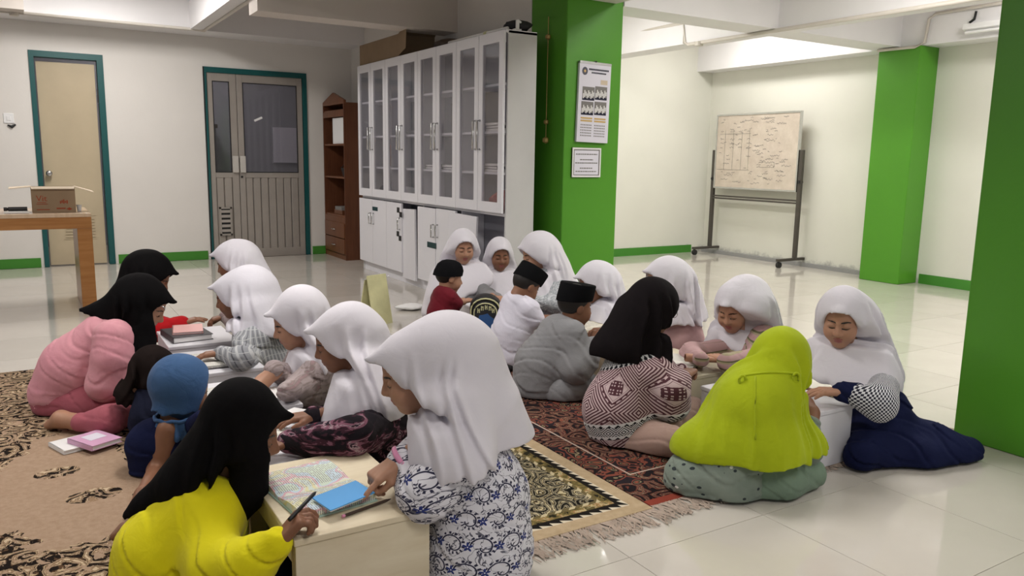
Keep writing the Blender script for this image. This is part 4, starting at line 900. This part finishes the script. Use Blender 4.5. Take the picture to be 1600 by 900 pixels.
def person(lab, D, head, yaw, pitch, skin_m, garments, hs=.93, roll=0, sc=None, boy=None, hands=(), skins=(), ph=0., res=None, group=None):
    hc, k = pt(head, D); R = frame(yaw, pitch, roll); near = D < 3.6
    h = res or (.0058 if D < 2.6 else .0065 if D < 3.6 else .0080)
    b0 = chains([garments[0][2][0]], D)[-1][2]
    root = thing('person', (b0[0], b0[1], RZ), lab, 'person', group)
    inv = -np.array((b0[0], b0[1], RZ))
    kids = []
    # body: one mesh; skeleton flesh under the clothes, head, hands
    pr_ = []
    for gm in garments: pr_ += [('cap', p[1], p[2], p[3]*.6, p[4]*.6) for p in chains(gm[2], D)]
    nb = hc+hs*(np.array((-.018, 0, -.09)) @ R); tp = pt(garments[0][2][0][0], D); pr_.append(('cap', nb, tp[0], .045*hs, .025*hs))
    lo, hi = bbox(pr_); lo[2] = max(lo[2], RZ); g = Grid(lo-.02, hi+.02, .018)
    for p in pr_: g.add(p, .03)
    g.d = np.maximum(g.d, F32(RZ+.01)-g.full()[2]); press(g); V, Q = nets(g); VV = [V]; QQ = [Q]; MI = [np.zeros(len(Q), int)]; n0 = len(V)
    def app(V, Q, m):
        nonlocal n0
        VV.append(V); QQ.append(Q+n0); MI.append(m); n0 += len(V)
    hv, hq, hm = HEADS['near' if near else 'far']; app(hc+hs*(hv @ R), hq, hm)
    for w, tgt, pose, side in hands:
        a, b = pt(w, D)[0], pt(tgt, D)[0]; x = (b-a)/np.linalg.norm(b-a); z = np.array((0, 0, 1.)); z = z-x*(z @ x); z /= np.linalg.norm(z)+1e-9; y = np.cross(z, x)
        v, q = HANDS[pose]; v = v.copy()
        if side == 'L': v[:, 1] *= -1; q = q[:, ::-1]
        app(a+(.90*hs/.93)*(v @ np.array([x, y, z])), q, np.zeros(len(q), int))
    for lst in skins:
        ps = chains([lst], D); lo, hi = bbox(ps); g = Grid(lo-.01, hi+.01, .006)
        for p in ps: g.add(p, .02)
        g.d = np.maximum(g.d, F32(RZ+.001)-g.full()[2]); press(g); v, q = nets(g); app(v, q, np.zeros(len(q), int))
    kids.append(npmesh('body', np.concatenate(VV), np.concatenate(QQ), [skin_m, 'lips', 'hair'], root, np.concatenate(MI)))
    for i, gm in enumerate(garments):
        kids.append(garment(root, gm[0], gm[1], gm[2], D, h, ph=ph+i, **(gm[3] if len(gm) > 3 else {})))
    if sc: kids.append(scarf(root, sc.pop('name', 'headscarf'), sc.pop('mat', 'cl_white'), hc, R, hs, D, h, ph=ph, **sc))
    T = lambda p: hc+hs*(np.array(p) @ R)
    if boy:
        g = Grid(hc-.16, hc+.16, .006); e = lambda c, r: ('ell', T(c), R, tuple(hs*q for q in r))
        g.add(e((-.016, 0, .03), (.102, .083, .098)), .01); X, Y, Z = g.full()
        lx = (X-F32(hc[0]))*F32(R[0][0])+(Y-F32(hc[1]))*F32(R[0][1])+(Z-F32(hc[2]))*F32(R[0][2]); lz = (X-F32(hc[0]))*F32(R[2][0])+(Y-F32(hc[1]))*F32(R[2][1])+(Z-F32(hc[2]))*F32(R[2][2])
        lim = -.045+np.clip(lx+.03, 0, 1)*1.25
        g.d = np.maximum(g.d, (lim-lz).astype(F32)*.7); V, Q = nets(g); kids.append(npmesh('hair', V, Q, 'hair', root))
        m = MB(); n = 28; rows = []
        if boy == 'peci': prof = [(.032, 1.0), (.05, 1.01), (.125, 1.0), (.132, .97), (.126, .6), (.122, .0)]
        else: prof = [(.012, 1.04), (.05, 1.03), (.09, .90), (.118, .65), (.130, .35), (.133, 0)]
        vs = []
        for z, s_ in prof:
            for j in range(n):
                a = 2*PI*j/n; vs.append(T((-.016+.108*s_*math.cos(a), .089*s_*math.sin(a), z+(.022*math.cos(a) if z < .06 else .010*math.cos(a)*s_))))
        fs = [(i*n+j, i*n+(j+1) % n, (i+1)*n+(j+1) % n, (i+1)*n+j) for i in range(len(prof)-1) for j in range(n)]
        o = m.add(vs, fs).build('cap', 'cl_velvet', root, True); kids.append(o)
    for o in kids:
        o.data.transform(Matrix.Translation(Vector(inv)))
    return root, hc, R, T, inv
def surf(o, u, v, lift=.0):
    from mathutils.bvhtree import BVHTree
    b = BVHTree.FromPolygons([tuple(q.co) for q in o.data.vertices], [tuple(p.vertices) for p in o.data.polygons])
    d = FW+(u-800)/FOC*RT-(v-450)/FOC*UP; d = d/np.linalg.norm(d); c = CAMP-np.array(o.parent.location)
    h = b.ray_cast(Vector(c), Vector(d))
    return None if h[0] is None else np.array(h[0])+np.array(o.parent.location)-d*lift
def child(root, nm): return [c for c in root.children if c.name.split('.')[0] == nm][0]
def part(root, inv, mb, name, mat, smooth=True):
    o = mb.build(name, mat, root, smooth); o.data.transform(Matrix.Translation(Vector(inv))); return o
# ------------------------------------------------------------------ the people (joints given as image column, row, depth offset or 'z'+height, radius)
# left row, backs to the desk side wall
r_, hc, R, T, inv = person('person in yellow sweatshirt and black scarf writing with a pen', 2.18, (384, 676, .06), 98, 20, 'skin_b', [
    ('sweatshirt', 'cl_yellow', [[(318, 806, .02, 66), (276, 868, 0, 84), (272, 945, 0, 94)], [(322, 808, -.05, 46), (338, 888, -.17, 37), (388, 882, -.22, 31), (432, 849, -.235, 26)], [(342, 802, .12, 36), (350, 838, .14, 27), (366, 806, .20, 17)]], dict(fold=.004, k=.07)),
    ('trousers', 'cl_navydark', [[(280, 960, 0, 80), (420, 925, -.02, 58), (455, 900, .05, 45)], [(300, 980, .1, 70), (440, 930, .22, 50)]], dict(under=0))],
    sc=dict(mat='cl_black', bun=[(376, 643, .03, 54)], cape=[[(366, 662, .02, 50), (296, 758, .0, 42)], [(318, 730, 0, 40), (232, 794, 0, 22), (208, 808, 0, 11)], [(366, 690, .02, 48), (345, 732, .0, 46)]],
            free=[[(392, 712, .02, 34), (388, 770, .02, 26), (374, 812, .02, 12)]], hem=((190, 828), (345, 752)), fold=.006), hands=[((436, 846, -.235), (484, 792, 'z.347'), 'grip', 'R')],
    skins=[[(195, 828, .08, 13), (180, 838, .06, 8)]], ph=1)
a = at(458, 806, 1.945); b = at(494, 768, 2.07); part(r_, inv, MB().tube([a+(b-a)*t for t in (-.15, .9, 1.0)], [.005, .005, .001], 8), 'pen', 'black')
r_, hc, R, T, inv = person('small person in blue gathered bonnet and navy dress', 3.05, (290, 612, 0), 128, 22, 'skin_b', [
    ('dress', 'cl_navy', [[(258, 694, 0, 30), (245, 735, 0, 34), (0, 0, 'b', 44)], [(250, 700, -.05, 26), (228, 745, -.05, 20)], [(282, 690, .06, 26), (300, 672, .06, 19), (318, 652, 'z.285', 13)]])], hs=.88,
    sc=dict(mat='cl_blue', name='bonnet', visor=0, bun=[(280, 598, 0, 46)], cape=[[(280, 636, -.01, 32), (276, 648, -.02, 31)]], hem=((220, 648), (330, 656)), fold=.004, nf=14, kc=.03), 
    skins=[[(262, 672, -.08, 17), (244, 735, -.10, 13), (222, 772, 'z.06', 10), (205, 800, 'z.03', 9)]], ph=2)
c_ = at(277, 650, 3.03); vs = []; NN = 96
for j, (rr, zz_, am) in enumerate(((.074, .006, .001), (.078, -.004, .002), (.082, -.022, .008), (.090, -.046, .013), (.094, -.066, .016), (.090, -.067, .016), (.078, -.04, .008), (.066, -.004, .0))):
    for i in range(NN):
        a = 2*PI*i/NN; r2_ = rr+am*math.sin(17*a+.6*math.sin(3*a)); vs.append(c_+np.array((r2_*math.cos(a), r2_*math.sin(a), zz_+.006*math.sin(5*a)*(am > .005))))
part(r_, inv, MB().add(vs, [(j*NN+i, j*NN+(i+1) % NN, (j+1)*NN+(i+1) % NN, (j+1)*NN+i) for j in range(7) for i in range(NN)]), 'ruffle', 'cl_blue')
part(r_, inv, MB().tube([c_+np.array((.080*math.cos(a), .080*math.sin(a), .002+.003*math.sin(9*a))) for a in np.linspace(0, 2*PI, 40)], .007, 8, False), 'tie', 'cl_blue')
person('small person in dark brown scarf half hidden behind the blue bonnet', 3.42, (240, 582, 0), 120, 35, 'skin_b', [
    ('dress', 'cl_navydark', [[(236, 622, -.04, 25), (232, 655, -.08, 25), (0, 0, 'b', 27)]])], hs=.82, sc=dict(mat='cl_brownblack', cape=[[(240, 600, 0, 28), (232, 630, 0, 26)]], hem=((200, 640), (270, 640))), ph=3)
r_, hc, R, T, inv = person('person in pink top and black scarf kneeling by the notebooks', 3.72, (228, 477, 0), 96, 34, 'skin_c', [
    ('blouse', 'cl_pink', [[(165, 530, 0, 42), (120, 575, 0, 50), (97, 612, 0, 47)], [(178, 528, -.12, 30), (176, 560, -.14, 28), (164, 600, -.14, 25), (200, 596, -.10, 20), (238, 580, -.02, 16)], [(190, 530, .1, 28), (215, 570, .15, 22)]], dict(fold=.004)),
    ('trousers', 'cl_mauve', [[(98, 625, 0, 44), (150, 632, -.05, 36), (222, 622, -.02, 27)], [(105, 628, .12, 42), (225, 615, .18, 26)], [(222, 640, -.02, 24), (170, 656, 'z.07', 21), (126, 660, 'z.06', 15)]])],
    sc=dict(mat='cl_black', bun=[(216, 462, 0, 36)], cape=[[(208, 470, 0, 38), (165, 490, 0, 18), (130, 492, 0, 9)], [(205, 480, 0, 36), (185, 500, 0, 26)]], free=[[(222, 505, -.02, 28), (214, 545, -.04, 24), (222, 588, .02, 13)]], hem=((115, 494), (205, 512)), fold=.005),
    skins=[[(126, 660, 'z.06', 13), (95, 655, 'z.06', 13), (76, 664, 'z.03', 7)]], ph=4)
q = T((.085, -.06, .06)) ; part(r_, inv, MB().tube([q-.012*R[0], q+.012*R[0]], .003, 6), 'brooch', 'steel')
person('person in red top and black scarf reaching across the far left desk', 4.45, (239, 432, 0), 98, 34, 'skin_b', [
    ('blouse', 'cl_red', [[(208, 492, 0, 36), (195, 530, 0, 40), (190, 570, 0, 40)], [(215, 505, -.06, 22), (245, 516, -.04, 16), (284, 505, -.02, 12)], [(222, 505, .1, 20), (258, 508, .08, 13)]]),
    ('trousers', 'cl_navydark', [[(190, 585, 0, 36), (238, 577, 0, 26)]])],
    sc=dict(mat='cl_black', bun=[(228, 426, 0, 37)], cape=[[(222, 445, 0, 36), (205, 478, 0, 34), (195, 495, 0, 30)]], hem=((160, 500), (240, 515)), fold=.006), hands=[((284, 505, -.02), (315, 497, .02), 'flat', 'R')], ph=5)
# right side of the left row
person('person in white scarf at the far end of the left row', 4.72, (362, 409, 0), -88, 24, 'skin_b', [
    ('blouse', 'mauvefloral', [[(392, 455, 0, 28), (405, 490, 0, 34), (410, 525, 0, 36)], [(385, 470, -.08, 18), (372, 505, -.1, 15), (352, 495, -.06, 10)]])],
    sc=dict(bun=[(378, 403, 0, 29)], cape=[[(382, 412, 0, 30), (405, 450, .02, 28)], [(372, 430, -.02, 26), (385, 465, -.05, 28)]], hem=((330, 490), (440, 478)), nf=6), hands=[((352, 494, -.06), (318, 504, -.1), 'curl', 'L')], ph=6, hs=.90)
person('person in white scarf and grey plaid tunic', 4.02, (364, 463, 0), -82, 20, 'skin_b', [
    ('tunic', 'plaid', [[(405, 520, 0, 36), (415, 560, 0, 40), (0, 0, 'b', 46)], [(398, 532, -.12, 27), (402, 566, 'x-1.17', 24), (376, 560, 'z.30', 17), (345, 552, 'z.29', 12)], [(388, 528, .08, 22), (376, 538, 'z.31', 13)]], dict(fold=.005))],
    sc=dict(mat='cl_white2', bun=[(392, 455, 0, 42)], cape=[[(396, 462, 0, 42), (425, 505, .02, 34)], [(388, 485, -.05, 32), (385, 520, -.08, 30)], [(400, 490, -.05, 36), (415, 522, -.05, 34)]], hem=((360, 518), (432, 527))), hands=[((345, 551, 'z.295'), (314, 556, 'z.285'), 'flat', 'L')], ph=7, hs=.86)
person('person in white scarf with ruffled mauve cuffs', 3.45, (458, 505, 0), -62, 20, 'skin_c', [
    ('blouse', 'mauvefloral', [[(500, 575, 0, 34), (510, 615, 0, 40), (0, 0, 'b', 48)], [(494, 585, -.12, 27), (472, 608, -.16, 23), (448, 612, 'z.295', 16)], [(468, 560, .08, 22), (452, 590, .0, 18), (428, 578, 'z.325', 16)]], dict(fold=.005))],
    sc=dict(bun=[(472, 483, 0, 39)], cape=[[(480, 492, 0, 37), (508, 540, .03, 30)], [(470, 540, -.02, 22), (458, 580, -.04, 20)], [(492, 540, -.06, 30), (500, 575, -.08, 28)]], hem=((430, 592), (520, 578)), nf=8), skins=[[(430, 580, 'z.32', 13), (410, 597, 'z.285', 11), (392, 611, 'z.27', 10)]], ph=8.5, hs=.87)
r_, hc, R, T, inv = person('person in white scarf and dark flowered dress', 2.96, (528, 534, 0), -74, 20, 'skin_b', [
    ('dress', 'darkfloral', [[(590, 640, 0, 48), (600, 690, 0, 56), (0, 0, 'b', 62)], [(592, 668, -.10, 36), (548, 684, 'z.315', 30), (500, 690, 'z.30', 25), (452, 690, 'z.29', 19)], [(548, 640, .10, 30), (510, 660, .02, 22), (488, 648, 'z.29', 14)], [(595, 715, .0, 50), (545, 705, .1, 42)]], dict(fold=.004))],
    sc=dict(bun=[(550, 514, 0, 44)], cape=[[(565, 528, 0, 44), (600, 600, .03, 38)], [(548, 575, -.04, 30), (532, 640, -.10, 26)], [(575, 590, -.08, 46), (590, 635, -.12, 44)], [(545, 600, -.08, 30), (512, 656, -.12, 7)]], hem=((500, 664), (628, 644)), nf=7), hands=[((488, 648, 'z.29'), (452, 655, 'z.282'), 'flat', 'R'), ((450, 690, 'z.29'), (408, 704, 'z.282'), 'flat', 'L')], ph=9, hs=.87)
r_, hc, R, T, inv = person('person in white scarf and blue batik tunic pointing at the open book', 2.30, (644, 581, 0), -76, 22, 'skin_c', [
    ('tunic', 'batik', [[(738, 690, .02, 46), (748, 770, 0, 74), (748, 850, 0, 80), (745, 890, 0, 76)], [(718, 712, -.11, 40), (664, 772, -.16, 39), (640, 745, -.06, 30)], [(690, 680, .12, 40), (652, 712, .02, 27), (624, 716, -.09, 19)], [(745, 880, 0, 76), (700, 900, .05, 70)]], dict(fold=.0035))],
    sc=dict(bun=[(700, 558, .0, 74)], cape=[[(715, 565, 0, 72), (775, 680, .02, 54)], [(672, 640, -.04, 34), (678, 720, -.10, 34)], [(710, 640, -.08, 62), (715, 715, -.12, 60)], [(760, 650, 0, 60), (795, 690, .03, 36)]], hem=((630, 752), (838, 702)), nf=6, fold=.011), hands=[((618, 722, -.10), (546, 778, 'z.295'), 'point', 'R')], ph=10.4)
q0 = at(627, 716, 2.205); ax = at(632, 713, 2.33)-at(552, 772, 2.33); ax = ax/np.linalg.norm(ax); uu = np.cross(ax, (0, 0, 1)); uu /= np.linalg.norm(uu); ww = np.cross(uu, ax)
part(r_, inv, MB().tube([q0+.032*(uu*math.cos(a)+ww*math.sin(a)) for a in np.linspace(0, 2*PI, 20)], .008, 8, False), 'bracelet', 'pink_plastic')
# right row, far group
person('person in white scarf facing out, seated in front of the cupboards', 5.68, (724, 386, 0), 16, 16, 'skin_c', [
    ('blouse', 'cl_grey', [[(722, 440, .08, 20), (722, 470, .06, 28), (722, 500, .04, 34)], [(750, 450, .04, 12), (764, 462, -.12, 10), (778, 466, 'z.303', 8)], [(700, 440, -.02, 16), (690, 480, -.1, 14)]])],
    sc=dict(visor=.15, cape=[[(722, 405, .03, 28), (696, 465, 0, 30)], [(722, 405, .03, 26), (752, 432, 0, 18)], [(732, 420, -.06, 20), (734, 460, -.10, 24)], [(700, 440, 0, 28), (682, 485, .02, 22)]], hem=((660, 498), (775, 446)), nf=6, fold=.007), hands=[((776, 465, 'z.308'), (794, 472, 'z.305'), 'curl', 'L')], ph=11)
person('small person in white scarf peering over the far desk', 5.86, (781, 398, 0), 12, 14, 'skin_b', [
    ('blouse', 'cl_grey', [[(780, 440, .08, 18), (780, 470, .06, 24), (780, 500, .04, 28)]])], hs=.92, sc=dict(visor=.15, cape=[[(780, 412, .03, 24), (782, 455, 0, 30)], [(776, 430, -.05, 18), (778, 460, -.06, 24)]], hem=((740, 480), (820, 480)), fold=.006), ph=12)
person('person in white scarf with grey flowered sleeve against the green pillar', 5.40, (836, 397, 0), -66, 20, 'skin_c', [
    ('blouse', 'greyfloral', [[(855, 450, 0, 32), (860, 490, 0, 38), (860, 520, 0, 40)], [(875, 455, -.12, 17), (865, 475, -.2, 14), (838, 472, -.3, 10)]])],
    sc=dict(bun=[(844, 392, 0, 32)], cape=[[(850, 402, 0, 33), (882, 452, .02, 24)], [(840, 430, -.03, 28), (838, 475, -.06, 32)], [(856, 425, 0, 34), (862, 470, 0, 36)]], hem=((800, 492), (900, 462)), fold=.007), hands=[((838, 472, -.3), (800, 478, -.4), 'flat', 'L')], ph=13)
person('small person in maroon shirt and black skullcap', 5.0, (702, 433, 0), 112, 14, 'skin_c', [
    ('shirt', 'cl_maroon', [[(693, 462, 0, 18), (691, 490, 0, 22), (0, 0, 'b', 26)], [(704, 466, -.05, 12), (714, 474, -.03, 10)], [(684, 466, .06, 11), (690, 480, .1, 9)]], dict(fold=.002)),
    ('trousers', 'cl_navydark', [[(690, 545, 'z.07', 22), (715, 550, 'z.07', 16)]])], hs=.84, boy='skull', hands=[((722, 471, .0), (742, 468, .05), 'flat', 'R')], skins=[[(712, 473, -.03, 7), (724, 471, 0, 6)]], ph=14)
person('person in white shirt and tall black cap leaning over a book', 4.62, (822, 446, 0), 122, 40, 'skin_b', [
    ('shirt', 'cl_shirt', [[(806, 476, 0, 24), (800, 520, 0, 31), (796, 556, 0, 31)], [(828, 484, -.06, 17), (838, 500, -.06, 14)], [(796, 478, .1, 16), (800, 490, .14, 13)]], dict(fold=.004)),
    ('trousers', 'black', [[(792, 575, 0, 30), (830, 575, .05, 24)]])], hs=.88, boy='peci', skins=[[(838, 500, -.06, 9), (866, 500, 'z.285', 8)]], ph=15)
r_, hc, R, T, inv = person('person in grey robe and flat black cap sitting on the red rug', 4.1, (899, 478, 0), 112, 14, 'skin_b', [
    ('robe', 'cl_grey', [[(872, 522, 0, 32), (848, 570, 0, 42), (842, 598, 0, 42)], [(892, 525, -.08, 26), (900, 576, -.12, 23), (916, 562, -.10, 18), (928, 538, -.03, 13)], [(880, 520, .10, 24), (906, 556, .08, 16)]], dict(fold=.005)),
    ('trousers', 'cl_grey', [[(840, 603, 0, 32), (880, 612, -.06, 27), (918, 606, -.05, 24)], [(850, 600, .10, 30), (905, 602, .08, 22)]])], hs=.90, boy='peci', hands=[((928, 538, -.03), (938, 511, .02), 'grip', 'R')], ph=16)
person('person in white scarf bent behind the flat black cap', 4.86, (927, 442, 0), -70, 24, 'skin_b', [
    ('blouse', 'cl_shirt', [[(948, 490, .02, 28), (954, 520, .02, 31), (954, 555, .02, 32)], [(962, 508, -.1, 15), (952, 516, -.54, 10)]])],
    sc=dict(mat='cl_white2', bun=[(938, 440, 0, 32)], cape=[[(944, 450, 0, 32), (968, 490, .02, 20)], [(926, 488, -.01, 19), (926, 508, -.04, 22)], [(945, 470, -.04, 28), (952, 510, -.05, 30)]], hem=((895, 506), (990, 514)), fold=.010, nf=5), hands=[((950, 516, -.56), (922, 518, -.60), 'curl', 'L')], ph=17)
person('person in white scarf and brown pink blouse behind the black scarf', 4.25, (1036, 440, 0), -70, 14, 'skin_c', [
    ('blouse', 'cl_pinktop', [[(1064, 500, .03, 29), (1066, 540, .04, 33), (1066, 590, .04, 35)], [(1076, 522, -.02, 18), (1062, 534, -.05, 16), (1050, 532, -.04, 13)]])],
    sc=dict(bun=[(1048, 437, 0, 36)], cape=[[(1056, 448, 0, 36), (1078, 492, .02, 22)], [(1038, 488, -.01, 20), (1044, 508, -.04, 26)], [(1062, 470, 0, 34), (1070, 508, 0, 32)]], hem=((990, 512), (1105, 506)), fold=.009), ph=18)
# right row, near group
r_, hc, R, T, inv = person('person in black scarf and patterned maroon and white tunic', 3.46, (1022, 482, 0), 122, 18, 'skin_b', [
    ('tunic', 'ikat', [[(990, 585, 0, 50), (968, 640, 0, 55), (972, 682, 0, 50)], [(1026, 585, -.08, 34), (1048, 628, -.10, 28), (1052, 610, -.14, 22), (1066, 592, 'z.30', 14)], [(1008, 582, .10, 30), (1032, 600, .06, 22), (1064, 580, 'z.305', 13)]], dict(fold=.002)),
    ('trousers', 'cl_beige', [[(985, 690, 0, 42), (1040, 672, .0, 34), (1080, 645, .08, 26)], [(1000, 690, -.06, 40), (1050, 690, 'z.07', 26)]])],
    sc=dict(mat='cl_black2', bun=[(1020, 474, 0, 40)], cape=[[(1012, 490, 0, 44), (976, 545, -.02, 40)], [(1000, 500, 0, 44), (950, 548, 0, 26)], [(1012, 510, .02, 34), (1008, 560, .02, 26)]], hem=((915, 563), (1050, 572)), fold=.005), hands=[((1070, 586, 'z.31'), (1098, 556, 'z.325'), 'grip', 'R')], ph=19)
gl = MB()
for s in (-1, 1): gl.tube([T((.104, s*.032+.022*math.cos(a), .002+.018*math.sin(a))) for a in np.linspace(0, 2*PI, 16)], .0016, 6, False).tube([T((.104, s*.054, .006)), T((.02, s*.078, .004))], .0015, 6)
part(r_, inv, gl, 'glasses', 'steel')
person('person in white scarf with crossed pink sleeves and olive bands', 3.97, (1146, 482, 0), -38, 27, 'skin_c', [
    ('blouse', 'pinkband', [[(1165, 550, .06, 30), (1168, 585, .04, 40), (0, 0, 'b', 48)], [(1120, 548, .02, 18), (1080, 552, -.08, 15), (1096, 562, 'z.312', 12)], [(1195, 535, -.04, 28), (1185, 566, -.20, 22), (1135, 566, 'z.312', 15)]])],
    sc=dict(visor=.45, bun=[(1166, 468, .04, 40)], cape=[[(1172, 485, 0, 42), (1200, 535, .03, 26)], [(1138, 540, -.02, 24), (1138, 560, -.05, 26)], [(1165, 510, -.03, 40), (1170, 552, -.05, 34)]], hem=((1090, 566), (1215, 556)), fold=.009), hands=[((1096, 560, 'z.305'), (1130, 562, 'z.30'), 'flat', 'R'), ((1132, 564, 'z.305'), (1098, 550, 'z.315'), 'flat', 'L')], ph=20)
r_, hc, R, T, inv = person('person in lime scarf and sage speckled tunic seen from behind', 2.95, (1224, 565, .04), 142, 24, 'skin_b', [
    ('tunic', 'specks', [[(1165, 660, 0, 40), (1140, 720, 0, 56), (1140, 745, 0, 58)], [(1130, 742, -.02, 56), (1085, 748, 0, 48)], [(1150, 765, -.04, 34), (1175, 775, -.04, 22)], [(1232, 668, .02, 30), (1260, 704, 'y.08', 20), (1268, 664, 'y.11', 14)]], dict(fold=.004)),
    ('trousers', 'cl_sage', [[(1140, 745, 0, 50), (1215, 745, -.04, 38), (1264, 740, 'y.085', 26)], [(1150, 740, .10, 48), (1205, 730, .08, 34)]])],
    sc=dict(mat='cl_lime', bun=[(1218, 562, .03, 46)], cape=[[(1215, 585, .02, 50), (1180, 640, -.02, 62), (1190, 700, -.04, 66)], [(1190, 620, 0, 52), (1120, 700, -.02, 46)], [(1120, 685, 0, 42), (1074, 702, 0, 24)], [(1212, 640, .02, 36), (1246, 702, .0, 34)], [(1090, 700, 0, 34), (1140, 705, -.02, 56), (1190, 705, -.04, 66), (1245, 702, -.01, 40)]], hem=((1040, 726), (1290, 716)), fold=.006, nf=13, kc=.05, cone=False), skins=[[(1268, 664, 'y.11', 12), (1268, 645, 'y.14', 11), (1262, 630, 'z.285', 10)]], ph=21)
sco = child(r_, 'headscarf')
def seam(pts, rad, nm):
    c0 = [surf(sco, *q) for q in pts]; c0 = [q for q in c0 if q is not None]
    if len(c0) > 1: part(r_, inv, MB().tube(c0, rad, 6), nm, 'cl_lime')
seam([(1156+x*92, 588-6*math.sin(x*2.6)) for x in np.linspace(0, 1, 14)], .005, 'seam')
seam([(1180, 588+k*9) for k in range(12)], .0035, 'seam')
for (u_, v_) in ((1160, 594), (1244, 590)):
    c_ = surf(sco, u_, v_, .006)
    if c_ is not None: part(r_, inv, MB().tube([c_+.012*(HR*math.cos(a)+np.array((0, 0, 1.4))*math.sin(a)) for a in np.linspace(0, 2*PI, 14)], .005, 6, False), 'knot', 'cl_lime')
person('person in white scarf, gingham cuffs and long navy skirt', 3.30, (1316, 497, 0), -32, 20, 'skin_c', [
    ('dress', 'cl_navy', [[(1368, 596, .08, 28), (1376, 650, .05, 42), (1375, 690, .03, 48)], [(1340, 616, -.15, 18), (1316, 612, -.15, 16)], [(1365, 690, -.02, 44), (1345, 712, 'z.06', 26)], [(1380, 690, .05, 46), (1450, 696, .02, 34), (1514, 704, .0, 21)], [(1370, 708, -.06, 30), (1440, 716, -.08, 22), (1500, 712, -.04, 16)]], dict(fold=.006, k=.06)),
    ('cuffed_sleeve', 'gingham', [[(1380, 606, -.10, 24), (1374, 632, -.16, 24), (1338, 618, -.16, 19)]], dict(fold=.002))],
    sc=dict(visor=.3, cape=[[(1334, 500, .05, 40), (1374, 592, .06, 32)], [(1325, 520, .03, 46), (1362, 590, .0, 36)], [(1298, 575, -.01, 30), (1298, 600, -.05, 36)], [(1345, 560, -.04, 44), (1365, 605, -.08, 32)]], bun=[(1328, 492, .04, 38)], hem=((1250, 602), (1398, 630)), fold=.009), hands=[((1312, 612, -.15), (1262, 612, -.16), 'flat', 'L')], ph=22)
